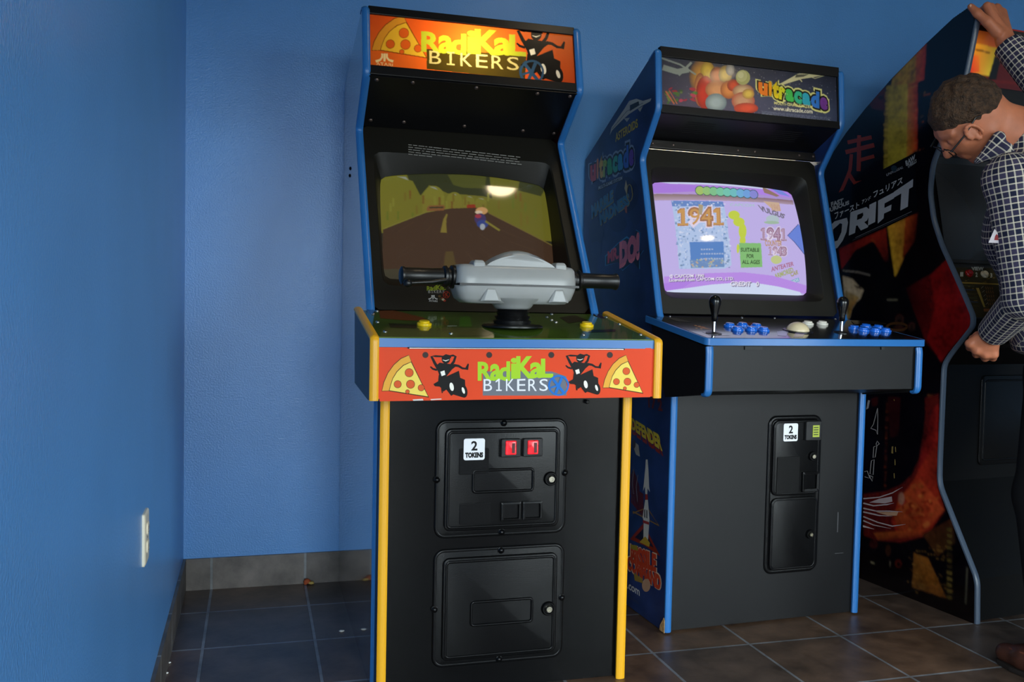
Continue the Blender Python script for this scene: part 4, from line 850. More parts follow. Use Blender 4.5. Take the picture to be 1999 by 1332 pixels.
    for i in range(130):
        u = rs.uniform(60, 480); v = rs.uniform(470 if u < 240 else 120, 1300); a.ell(u, v, rs.uniform(.8, 2), rs.uniform(1, 3), rs.choice(['3a5280', '24386a', '5a6c90']), 6)
    for x, y, rx, ry, c2 in ((120, 960, 50, 90, '18284c'), (390, 830, 40, 80, '1a2c54'), (270, 900, 60, 60, '162650'), (120, 1080, 36, 60, '1a2e58'), (330, 700, 80, 120, '131f44')): a.ell(x, y, rx, ry, c2)
    a.poly([(212, 295), (225, 240), (315, 110), (345, 60), (395, 45), (440, 60), (498, 42), (490, 62), (430, 95), (345, 150), (300, 190), (230, 260)], 'a4a49c'); a.poly([(350, 90), (410, 62), (415, 90), (350, 130)], '20242e'); a.line([(230, 250), (330, 130), (440, 75)], 3, '30343c'); a.poly([(310, 180), (330, 205), (350, 175)], '94948c'); a.poly([(405, 115), (420, 135), (440, 95)], '94948c')
    a.text('ASTEROIDS', [(252, 285), (402, 182), (405, 238), (252, 340)], 'a8962c', .03)
    def bl(u, v): return (78+u*33.5, 505-u*13.5+v*118-(v-.5)*0)
    blob_cols = ['c03a30', 'c8702c', 'c8a030', '8aa83a', '2c9a58', '2c9a80', '2c84b0', '2c5cb0', '5a3490']; w = 'ultracade'
    bubble(a, bl, blob_cols, '7a8aa0', '0a0c14')
    a.poly([(132, 642), (300, 570), (302, 602), (132, 676)], '0a0c14'); a.text('MULTI-GAME SYSTEM', [(136, 645), (298, 575), (298, 598), (136, 668)], '9aa0a8', .02)
    for dx, dy, c2 in ((3, 5, '8a7a3a'), (0, 0, '2c6a8c')):
        a.text('MARBLE', [(88+dx, 780+dy), (232+dx, 672+dy), (234+dx, 745+dy), (90+dx, 858+dy)], c2, .06); a.text('MADNESS', [(142+dx, 835+dy), (340+dx, 695+dy), (345+dx, 765+dy), (150+dx, 905+dy)], c2, .06)
    a.ringe(350, 690, 22, 60, 6, '8a7a3a'); a.poly([(315, 660), (325, 600), (335, 640), (330, 700)], '9a9070'); a.poly([(312, 790), (330, 770), (332, 830), (320, 825)], '8a4a3a')
    for c2, d_ in (('2c7aa8', 10), ('141c30', 3)):
        a.poly([(190-d_, 1130-d_), (280-d_, 1030), (330, 1005-d_*2), (372+d_, 1030), (392, 950-d_), (412+d_, 960), (405+d_, 1100), (438+d_, 1080), (415, 1130), (410+d_, 1215), (372, 1160), (300, 1215+d_), (270, 1165), (190-d_, 1180+d_)], c2)
    a.text('MR.', [(200, 1095), (272, 1055), (272, 1135), (200, 1170)], 'c04a5a', .04)
    for e, c2 in ((0, 'd8788a'), ): a.text('DO!', [(285, 1040), (410, 975), (410, 1130), (285, 1190)], c2, .09)
    for i in range(14): x = 290+i*9; a.line([(x-4, 1180-i*4.5), (x+14, 1020-i*4.5)], 2.2, '2c4a78')
    a.set(1200, 740, .375)
    a.poly([(95, 560), (150, 600), (150, 720), (82, 640)], '4a1216'); a.poly([(100, 470), (130, 560), (128, 680), (84, 600), (84, 500)], '3c1016'); a.line([(100, 470), (92, 545), (100, 600)], 3, '6a6468'); a.line([(122, 500), (112, 560), (120, 640)], 3, '6a6468')
    for dx, dy, c2 in ((4, 26, '7a2418'), (0, 0, 'b4a42c')): a.text('DEFENDER', [(88+dx, 205+dy), (238+dx, 300+dy), (248+dx, 372+dy), (90+dx, 258+dy)], c2, .05)
    a.text('17 2', [(175, 92), (245, 110), (248, 168), (178, 148)], '5a2018', .04)
    a.poly([(95, 320), (125, 345), (132, 405), (112, 395), (100, 360)], '8a8a86'); a.ell(102, 340, 8, 22, '3a3434')
    a.line([(95, 700), (170, 670), (232, 765), (95, 690)], 7, '7a5c28'); a.poly([(80, 835), (150, 752), (238, 925), (160, 870)], '7a2416'); a.poly([(105, 825), (150, 780), (205, 880)], '141a30')
    a.poly([(163, 420), (172, 420), (176, 470), (180, 560), (184, 590), (172, 570), (170, 600), (160, 600), (158, 560), (148, 585), (160, 470)], 'b0b0ac'); a.poly([(160, 630), (174, 630), (182, 730), (174, 850), (150, 845), (152, 740), (146, 720)], 'b4b4b0'); a.poly([(160, 600), (172, 600), (174, 630), (160, 630)], '8a2a22'); a.poly([(148, 735), (180, 745), (180, 760), (148, 750)], '8a2a22'); a.poly([(155, 680), (160, 680), (160, 725), (155, 720)], '20242e'); a.poly([(166, 682), (171, 684), (171, 728), (166, 724)], '20242e'); a.poly([(130, 850), (160, 820), (185, 855), (180, 875)], 'a88a2c')
    for e, c2 in ((4, 'c8a890'), (0, 'b03a22')): a.text('MISSILE', [(86-e, 868-e), (214+e, 920-e), (214+e, 1000+e), (86-e, 950+e)], c2, .07); a.text('COMMAND', [(70-e, 925-e), (238+e, 1030-e), (238+e, 1098+e), (68-e, 985+e)], c2, .07)
    a.poly([(84, 862), (118, 868), (122, 896), (84, 884)], '8a7a28'); a.ell(165, 1075, 22, 34, 'b08a70'); a.poly([(100, 1010), (145, 1040), (148, 1065), (105, 1050)], '8a7030')
    a.text('www.ultracade.com', [(-118, 930), (130, 1090), (130, 1130), (-118, 975)], 'b8b8b8', .02); a.line([(70, 1125), (125, 1165)], 2, '3a4254'); a.line([(70, 1133), (125, 1173)], 2, '3a4254')
    a.vector('flank_artwork', fl, mat('flank_print', rough=.28, attr='Col', coat=.25), lp)
    return r
GAME2 = game_two()
# ------------------------------------------------------------------ the tall driving game on the right
def game_three():
    fr = Frame(2.603, -.92, math.radians(6.2)); W = .72; T = .019
    r = thing('arcade_cabinet', 'tall driving arcade game with curved red and black printed side, DRIFT lettering', 'arcade game', (fr.x, fr.y, 0), fr.a)
    front = [(.135, 2.104), (.104, 2.055), (.142, 1.868), (.200, 1.74), (.244, 1.643), (.270, 1.587), (.277, 1.49), (.256, 1.388), (.215, 1.296), (.1756, 1.231), (.104, 1.109), (.069, 1.045), (.070, 1.010), (.084, .992), (.156, .909), (.183, .869), (.1833, .53), (.181, .445), (.006, .150), (0, .001)]
    back = [(.875, .001), (.875, 1.59), (.855, 1.621), (.78, 1.70), (.709, 1.768), (.606, 1.847), (.469, 1.939), (.3126, 2.028), (.20, 2.085)]
    PR3 = mat('glossy_side_print', rough=.16, attr='Col', coat=.3)
    BASE = mat('black_side_gloss', '060405', .16, coat=.3)
    ff = [tuple(p) for p in fillet(front, .035, 4)]
    lp = MB().prism(ff+back, 0, T).build('side_panel', BASE, r, label='glossy side panel with red, yellow and black racing print')
    MB().prism(ff+back, W-T, W).build('side_panel', BASE, r)
    GRY = mat('slate_edge_plastic', '4a5666', .25)
    for x0, x1 in ((-.001, T+.001), (W-T-.001, W+.001)): molding([(p[0]-.004, p[1]) for p in front[1:]], x0, x1, -1, r=.03, bulge=.004).build('edge_molding', GRY, r, smooth=50)
    for i in range(len(back)-1):
        pass
    MB().prism([(.118, 2.046), (.3126, 1.99), (.469, 1.905), (.606, 1.815), (.709, 1.74), (.855, 1.60), (.84, 1.59), (.70, 1.725), (.46, 1.89), (.118, 2.030)], T, W-T).build('top_panel', BLKTOP, r)
    MB().box(T, W-T, .855, .873, .002, 1.60).build('back_panel', BLKTOP, r)
    # sign
    A0, B0 = (.112, 2.050), (.150, 1.868); sm = Slope(fr, A0, B0, .006); a = Art(sm.px, 1860, 0, .12014)
    a.poly([(300, 250), (2400, 500), (2400, 1500), (250, 1300)], '4a0f0a'); a.grad([(330, 690), (760, 790), (600, 1240), (270, 1180)], ['d88a1c', '6a6414', 'b8a428', 'c8401c']); a.grad([(360, 420), (900, 480), (760, 790), (340, 690)], ['3a0a08', '48100c', '7a2a10', 'a85a18'])
    a.grad([(300, 900), (430, 900), (430, 1170), (280, 1180)], ['cc3a18', 'd8701c', 'c8501c', 'b82a18']); a.line([(340, 795), (600, 860)], 22, '3a0a08'); a.poly([(720, 780), (850, 820), (700, 1300), (570, 1300)], '0c0c0a'); a.poly([(850, 700), (2400, 900), (2400, 1500), (700, 1300)], '3a0c0a'); a.poly([(1000, 420), (2400, 560), (2400, 800), (900, 640)], '5a140e')
    im, gu, gv = a.raster(T, W-T, .0, .20, 260, 80, '3a0c0a')
    grid_mesh('lit_sign', soften(im, 2), gu, gv, lambda u, v: sm.p3(u, v, .0), mat('driving_sign_print', rough=.3, attr='Col', emit=.8), r)['label'] = 'glowing orange and red sign'
    MB().prism([(.130, 2.045), (.168, 1.868), (.18, 1.868), (.142, 2.045)], T, W-T).build('sign_backing', BLKTOP, r)
    # inside front: speaker slope, monitor, control panel, lower front
    MB().prism([(.158, 1.868), (.27, 1.62), (.285, 1.62), (.175, 1.868)], T, W-T).build('speaker_panel', BLKTOP, r)
    MB().prism([(.275, 1.62), (.30, 1.49), (.275, 1.38), (.20, 1.235), (.215, 1.225), (.29, 1.37), (.318, 1.49), (.29, 1.62)], T, W-T).build('screen_hood', BLKTOP, r)
    s3 = Slope(fr, (.294, 1.60), (.215, 1.235), -.012); g = MB(); L = []
    for sv in np.linspace(.0, .365, 12): L.append([s3.p3(x, sv, .014*(1-((x-W/2)/.34)**2)*(1-((sv-.182)/.2)**2)) for x in np.linspace(T+.004, W-T-.004, 20)])
    g.loft(L, closed=False).build('screen', mat('dead_tube', '23262a', .22), r, smooth=60, label='dark grey switched-off screen')
    cp = Slope(fr, (.205, 1.235), (.078, 1.040)); Q = [(0, 1, 3, 2), (4, 6, 7, 5), (0, 4, 5, 1), (2, 3, 7, 6), (0, 2, 6, 4), (1, 5, 7, 3)]
    pn = MB().add([cp.p3(x, s, l) for l in (-.02, .0) for x in (T, W-T) for s in (.0, .235)], Q).build('control_panel', mat('black_panel_print', '0e0d0a', .3), r)
    a = Art(cp.px, 1840, 480, .18777); rs = random.Random(6)
    a.poly([(120, 225), (560, 235), (900, 250), (900, 800), (340, 740)], '2a2412')
    for i in range(70): x = rs.uniform(170, 560); y = rs.uniform(230, 640); a.ell(x, y, rs.uniform(5, 26), rs.uniform(3, 9), rs.choice(['4a3c1a', '3a3016', '1a1810', '5a4820']), 8)
    a.poly([(180, 375), (580, 395), (580, 408), (185, 392)], '7a6428'); a.poly([(345, 440), (375, 440), (445, 640), (425, 640)], '8a7434'); a.text('VIEW', [(300, 222), (425, 222), (425, 256), (303, 256)], '8a8a84', .04)
    for t_, x, y in (('1', 198, 298), ('2', 352, 302), ('3', 505, 310)): a.text(t_, [(x-9, y-22), (x+9, y-22), (x+9, y+20), (x-9, y+20)], '9a988c', .04)
    for k in range(5):
        y = 440+k*42; a.line([(400+k*12, y+8), (430+k*12, y-14), (520, y-10)], 7, '0c0c0c'); a.line([(400+k*12, y+4), (424+k*12, y-18)], 3, 'a09c90')
        for j in range(4): a.line([(445+k*6+j*22, y-14), (455+k*6+j*22, y+14)], 8, '6a4a26')
    for k in range(6): a.line([(205+k*22, 415+k*42), (330+k*10, 420+k*42)], 5, ['4a4a30', '2a3a5a', '4a3c1a'][k % 3])
    a.poly([(425, 655), (500, 655), (495, 685), (430, 685)], '7a4a24')
    a.vector('panel_artwork', cp.p3, PRINT, pn)
    for q, m_, nm in (((1890.5, 535), mat('red_button', '8a0f10', .25), 'red button'), ((1920.5, 537), mat('pale_button', 'c8bca0', .3), 'pale button')):
        x, s = cp.px(q); button('view_button', r, cp.p3(x, s, 0), (0, -cp.n[0], -cp.n[1]), .0145, m_, label=nm, h=.014)
    # steering column housing in the middle of the panel, mostly out of the frame
    wh = MB(); c0 = Vector(cp.p3(W/2, .12, .0)); ax = Vector((0, -.80, .45)).normalized(); wh.lathe(c0, ax, [(.07, 0), (.06, .05), (.045, .06), (.03, .10)], 24); wl = wh.build('steering_column', BLKTOP, r, smooth=50)
    tw = MB(); u = ax.orthogonal().normalized(); v = ax.cross(u); cc = c0+ax*.10
    tw.loft([[cc+(u*math.cos(t_)+v*math.sin(t_))*(.15+.014*math.cos(b_))+ax*.014*math.sin(b_) for b_ in [2*math.pi*j/10 for j in range(10)]] for t_ in [2*math.pi*k/40 for k in range(41)]])
    for an in (0, 2.1, 4.2): d = u*math.cos(an)+v*math.sin(an); tw.tube([cc, cc+d*.075, cc+d*.145], [.022, .018, .014], 10)
    tw.build('steering_wheel', BLKTOP, r, smooth=60)
    MB().prism([(.078, 1.040), (.082, .985), (.19, .87), (.192, .45), (.016, .148), (.012, .004), (.03, .004), (.034, .145), (.21, .44), (.21, .88), (.10, .995), (.095, 1.03)], T, W-T).build('front_panel', mat('black_front', '050505', .45, spec=.15), r)
    MB().box(T, W-T, .10, .84, .003, .02).build('base_board', BLKTOP, r)
    lip = MB().prism(fillet([(.14, .985), (.0, .985), (-.004, .955), (.04, .938), (.16, .938)], .02, 4), .05, W-.05).build('console_lip', mat('black_front'), r, bevel=.004)
    # coin door in the lower front, seen at the picture's edge
    yf = .188; d = plate(MB(), .20, .60, .50, .83, .02, yf+.004, .006, .003).build('coin_door', DOORBLK, r, smooth=40); ring(MB(), .215, .585, .515, .815, .015, .008, yf-.001, .003).build('door_bead', DOORBLK, d, smooth=40)
    P = fr.onY(yf, (1999, 801)); MB().box(P[0]-.002, P[0]+.06, yf-.0045, yf-.0025, P[2]-.024, P[2]+.024).build('price_sticker', mat('white_vinyl'), d)
    # printed side
    a = Art(lambda q: fr.onX(0, q)[[1, 2]]); fl = lambda u, v, l: (-l, u, v)
    b = Art(lambda q: fr.onX(0, q)[[1, 2]])      # crisp lettering over the soft picture
    R1 = lambda pts: [(1600+x*.25528, y*.25526) for x, y in pts]; R2 = lambda pts: [(1600+x*.27033, 240+y*.27027) for x, y in pts]; R3 = lambda pts: [(1600+x*.30023, 500+y*.3003) for x, y in pts]; R4 = lambda pts: [(1660+x*.35423, 860+y*.35435) for x, y in pts]; R5 = lambda pts: [(1620+x*.28537, 760+y*.28529) for x, y in pts]
    G = lambda R, p, c: a.poly(R(p), c); GR = lambda R, p, c: a.grad(R(p), c); LN = lambda R, p, w, c: a.line(R(p), w, c); Gb = lambda R, p, c: b.poly(R(p), c); LB = lambda R, p, w, c: b.line(R(p), w, c)
    rs = random.Random(21)
    # tall yellow and red bands
    GR(R1, [(640, 512), (815, 338), (800, 610), (540, 690)], ['a87420', 'a83c1a', 'a8381a', '967020']); GR(R1, [(560, 600), (740, 420), (740, 640), (540, 690)], ['94741c', 'a8841e', 'a06a20', '907a18']); GR(R1, [(735, 420), (818, 338), (800, 600), (735, 640)], ['a8501c', '942a14', 'a42616', 'a84a1a'])
    GR(R1, [(510, 660), (680, 640), (670, 1205), (490, 1300)], ['8a761a', '9c8420', '98882a', '86781c']); GR(R1, [(675, 640), (750, 625), (748, 1140), (665, 1210)], ['9a5a1a', '98280f', 'a82a16', '986a20'])
    for k in range(30): x = rs.uniform(560, 790); y = rs.uniform(430, 1150); LN(R1, [(x, y+10), (x+rs.uniform(20, 70), y-6)], .6, rs.choice(['a07828', '4a3010', '9a4a20']))
    for k in range(9): LN(R1, [(668, 680+k*62), (748, 655+k*62)], .7, 'a06038')
    for k in range(30): y = 690+k*20; G(R1, [(490, y), (522, y-4), (522, y+7), (490, y+11)], rs.choice(['7a6420', '5a4a16', '8a6c28', '2a1a08']))
    G(R1, [(380, 790), (500, 660), (500, 850), (400, 830)], '3c0c0c'); G(R1, [(430, 740), (490, 730), (480, 770)], '080405')
    # red character 'run'
    KR = '6e2218'
    for p, w in (([(215, 1090), (400, 1050)], 30), ([(305, 1035), (300, 1150)], 30), ([(200, 1165), (420, 1110)], 34), ([(305, 1130), (300, 1310)], 32), ([(310, 1225), (420, 1195)], 28), ([(245, 1180), (235, 1300), (195, 1400), (150, 1500)], 26), ([(225, 1330), (270, 1400), (330, 1395), (420, 1350)], 30)): LB(R1, p, w*.2553, KR)
    # lettering band
    Gb(R2, [(90, 530), (690, 215), (710, 640), (500, 745), (130, 905)], '07070a'); Gb(R2, [(455, 340), (700, 210), (700, 260), (455, 385)], '0a0a0c')
    b.text('UNIVERSAL', R2([(485, 368), (606, 310), (606, 328), (485, 386)]), '7a7c84', .03); b.ell(*R2([(540, 330)])[0], 6, 6, '20303c')
    b.text('RAW', R2([(622, 278), (690, 230), (692, 262), (628, 310)]), '8c9094', .05); b.text('THRILLS', R2([(632, 305), (700, 262), (702, 285), (640, 328)]), '8c9094', .04)
    b.text('FAST', R2([(85, 575), (172, 546), (172, 576), (88, 606)]), '8a8c92', .05); b.text('FURIOUS', R2([(60, 622), (214, 562), (214, 588), (64, 650)]), '8a8c92', .05)
    for t_, q in (('ファースト', [(108, 650), (286, 572), (290, 612), (116, 700)]), ('アンド', [(305, 560), (372, 528), (372, 552), (308, 588)]), ('フュリアス', [(388, 500), (598, 392), (602, 436), (396, 540)])): b.text(t_, R2(q), '9a9ca4', .02, .2)
    DC = '8e9098'
    Gb(R2, [(60, 760), (110, 712), (200, 685), (208, 720), (196, 790), (170, 850), (130, 905), (60, 930)], DC); Gb(R2, [(100, 770), (150, 725), (165, 730), (160, 790), (132, 850), (100, 860)], '07070a')
    Gb(R2, [(225, 648), (240, 640), (340, 608), (362, 625), (362, 670), (345, 705), (325, 718), (355, 745), (350, 755), (300, 778), (275, 740), (265, 745), (258, 795), (213, 815)], DC); Gb(R2, [(275, 665), (315, 648), (318, 668), (305, 690), (272, 702)], '07070a')
    Gb(R2, [(362, 592), (412, 568), (404, 716), (352, 742)], DC)
    Gb(R2, [(425, 562), (545, 498), (540, 545), (472, 582), (470, 615), (522, 590), (518, 632), (468, 655), (464, 690), (422, 728)], DC)
    Gb(R2, [(540, 498), (678, 405), (676, 462), (648, 478), (640, 605), (585, 634), (592, 510), (540, 540)], DC)
    LB(R2, [(260, 830), (668, 640)], 1.0, '5a5c64'); LB(R2, [(240, 850), (640, 665)], .8, '3a3c44')
    # below the band
    GR(R2, [(140, 910), (480, 760), (500, 1000), (160, 1060)], ['601010', '802012', '200808', '601210']); GR(R2, [(490, 745), (700, 660), (600, 1000), (545, 1120)], ['a8781e', '985020', '8a5a1c', 'a88020']); GR(R2, [(620, 690), (710, 652), (690, 850), (600, 980)], ['8a3814', '4a1008', '2a0806', '6a2010'])
    G(R2, [(160, 1060), (260, 920), (390, 850), (470, 1000), (560, 1130), (600, 1200), (430, 1332), (160, 1332)], '060506'); G(R2, [(385, 830), (410, 870), (360, 850)], '7a2a14')
    GR(R3, [(640, 200), (830, 20), (985, 380), (720, 560)], ['5c0a0a', '700c0a', '7c0e0c', '6a0c0a']); GR(R3, [(560, 210), (720, 120), (800, 690), (690, 560)], ['200404', '480808', '560a08', '400808']); G(R3, [(820, 40), (985, 400), (975, 470), (840, 620), (790, 690), (700, 540)], '6c0c0c')
    LN(R3, [(150, 95), (250, 105), (330, 125)], 1.2, '8a8078'); G(R3, [(150, 130), (215, 150), (260, 200), (285, 215), (290, 260), (240, 300), (210, 350), (200, 400), (175, 420)], '9a8870'); G(R3, [(215, 185), (260, 200), (280, 215), (250, 212)], '20120c'); GR(R3, [(165, 220), (260, 270), (215, 330), (190, 420)], ['7a6a50', '8a7040', '8a4a18', '8a6a18'])
    G(R3, [(290, 215), (460, 120), (560, 210), (600, 330), (400, 400), (230, 380)], '070606'); LN(R3, [(440, 283), (530, 283)], 1.3, '7a7460')
    for x, y, rx, ry in ((520, 410, 28, 60), (515, 470, 36, 22), (600, 450, 22, 30)):
        for k in range(3): a.ringe(*R3([(x, y+k*12)])[0], rx*.3, ry*.3*.5, 1.6, '2a1a14' if k else '3a1a12')
    for k in range(12): G(R3, [(700+k*5, 900+k*4), (715+k*5, 900), (712+k*4, 1000), (700+k*5, 1010)], rs.choice(['4a2410', '5a3014', '2a0c08']))
    # lower half: black with red sweep, white tribal stripes, amber block
    G(R5, [(650, 60), (748, 30), (735, 660), (790, 830), (700, 960), (640, 1010), (480, 1050), (330, 1035), (232, 1000), (230, 720), (380, 700), (480, 660), (560, 590), (610, 480), (640, 300), (655, 180)], '4a0f0a')
    GR(R5, [(690, 140), (745, 100), (735, 660), (600, 560)], ['2a0808', '8a1a14', '8a1e14', '6a120e']); G(R5, [(660, 470), (735, 380), (735, 665), (785, 825), (690, 960), (600, 1000), (470, 1010), (420, 900), (470, 760), (560, 640)], '7a1e10')
    GR(R5, [(500, 720), (620, 610), (785, 825), (640, 985)], ['8a3416', '8a2a14', '93381a', '7a2412']); GR(R5, [(430, 840), (560, 760), (640, 960), (480, 1000)], ['7a3014', '964420', '842a12', '6a200e'])
    for k in range(40): x = rs.gauss(600, 60); y = rs.gauss(810, 70); a.ell(*R5([(x, y)])[0], rs.uniform(2, 9), rs.uniform(2, 6), rs.choice(['9a4a20', '7a2410', '8a3a18', '6a1c0c']), 8, rs.uniform(-1, 1))
    GR(R5, [(300, 985), (640, 960), (640, 1010), (330, 1035)], ['7a3a14', '8a3014', '4a140c', '5a200e'])
    for p, w in (([(230, 750), (340, 740), (430, 710), (500, 670)], 2.6), ([(230, 780), (300, 798), (390, 790), (440, 780)], 3), ([(230, 815), (320, 835), (410, 835), (500, 840)], 2.8), ([(230, 840), (340, 865), (430, 870)], 3), ([(230, 872), (330, 912), (430, 938), (520, 925)], 2.8), ([(230, 900), (300, 930), (420, 955)], 2.6)): LB(R5, p, [w*1.0]+[w*.8]*(len(p)-2)+[.4], '9a8c8c')
    Gb(R5, [(270, 776), (340, 750), (425, 735), (430, 770), (380, 782)], '9c8a8a'); Gb(R5, [(320, 842), (470, 840), (460, 866), (400, 866)], 'a07a60'); Gb(R5, [(228, 930), (310, 960), (228, 945)], 'a89898'); a.ell(*R5([(490, 750)])[0], 6, 12, '7a5040')
    W_ = '9a9494'
    for loop in ([(328, 130), (300, 240), (282, 268), (318, 282), (328, 310), (330, 200), (328, 130)], [(318, 375), (326, 355), (340, 375), (322, 388), (318, 375)], [(302, 395), (324, 388), (312, 465), (298, 470), (302, 395)], [(286, 490), (305, 482), (298, 585), (276, 580), (286, 490)], [(238, 565), (258, 560), (275, 610), (240, 600)], [(270, 590), (296, 600), (292, 630), (270, 590)]): LB(R5, loop, 1.3, W_)
    Gb(R5, [(262, 75), (276, 78), (266, 130), (250, 140)], '9a9498'); G(R5, [(280, 70), (330, 50), (325, 110), (290, 120)], '3a0c0a')
    for k in range(34): y = 80+k*18; G(R5, [(385-k*.5, y), (402-k*.5, y), (402-k*.5, y+7), (385-k*.5, y+7)], rs.choice(['4a1a10', '6a2a14', '2a0c08']))
    GR(R5, [(395, 50), (485, 60), (470, 320), (410, 330)], ['2a0a08', '3c0c0a', '1a0606', '240808'])
    for p in ([(440, 70), (443, 80)], [(430, 395), (432, 440)], [(450, 395), (452, 430)], [(447, 480), (448, 520)], [(441, 575), (443, 610)]): LB(R5, p, 1.4, '8a7440')
    Gb(R5, [(425, 392), (436, 392), (432, 440), (422, 438)], '7a6438')
    for x, y, rx, ry, c in ((400, 1105, 18, 40, '241008'), (470, 1195, 22, 28, '4a120a'), (470, 1200, 12, 18, '140606'), (300, 1060, 30, 30, '280a08')): a.ell(*R5([(x, y)])[0], rx*.285, ry*.285, c)
    LN(R5, [(280, 1185), (305, 1195)], 1.2, '9a8a6a'); LN(R5, [(412, 1180), (412, 1215)], 1, '6a5a48')
    GR(R4, [(350, 620), (430, 650), (530, 870), (340, 810)], ['5a3410', '6a3c12', '6a3a12', '4a2a0e']); GR(R4, [(400, 520), (560, 430), (580, 560), (480, 640)], ['3a1c0a', '3a1a0c', '2a1a0a', '3a200c'])
    for k in range(46): x = rs.uniform(310, 540); y = rs.uniform(560, 860); LN(R4, [(x, y), (x+rs.uniform(10, 60), y+rs.uniform(4, 20))], .7, rs.choice(['6a4a20', '4a2c12', '7a5424']))
    for k in range(12): G(R4, [(533, 480+k*34), (560, 486+k*34), (560, 504+k*34), (533, 498+k*34)], rs.choice(['4a3a18', '2a2010', '5a4820']))
    LN(R4, [(645, 700), (636, 930)], .8, '5a5444')
    bg = Art(a.tf); bg.L = a.L; im, gu, gv = bg.raster(.0, .88, .0, 2.11, 330, 800, '070405')
    n1 = soften(np.random.RandomState(5).rand(800, 330, 1), 6); n2 = soften(np.random.RandomState(6).rand(100, 42, 1), 2).repeat(8, 0).repeat(8, 1)[:800, :330]
    im = soften(im, 3)*np.clip(1+(n1-n1.mean())*2.2+(soften(n2, 10)-.5)*2.2, .35, 1.8)
    grid_mesh('side_picture', im, gu, gv, lambda u, v: (-.0006, u, v), PR3, lp, outline=[(p[0]+.002, p[1]) for p in ff]+[(p[0]-.002, p[1]) for p in back])
    b.vector('side_lettering', fl, PR3, lp, base=.0012)
    return r, fr
GAME3, FR3 = game_three()
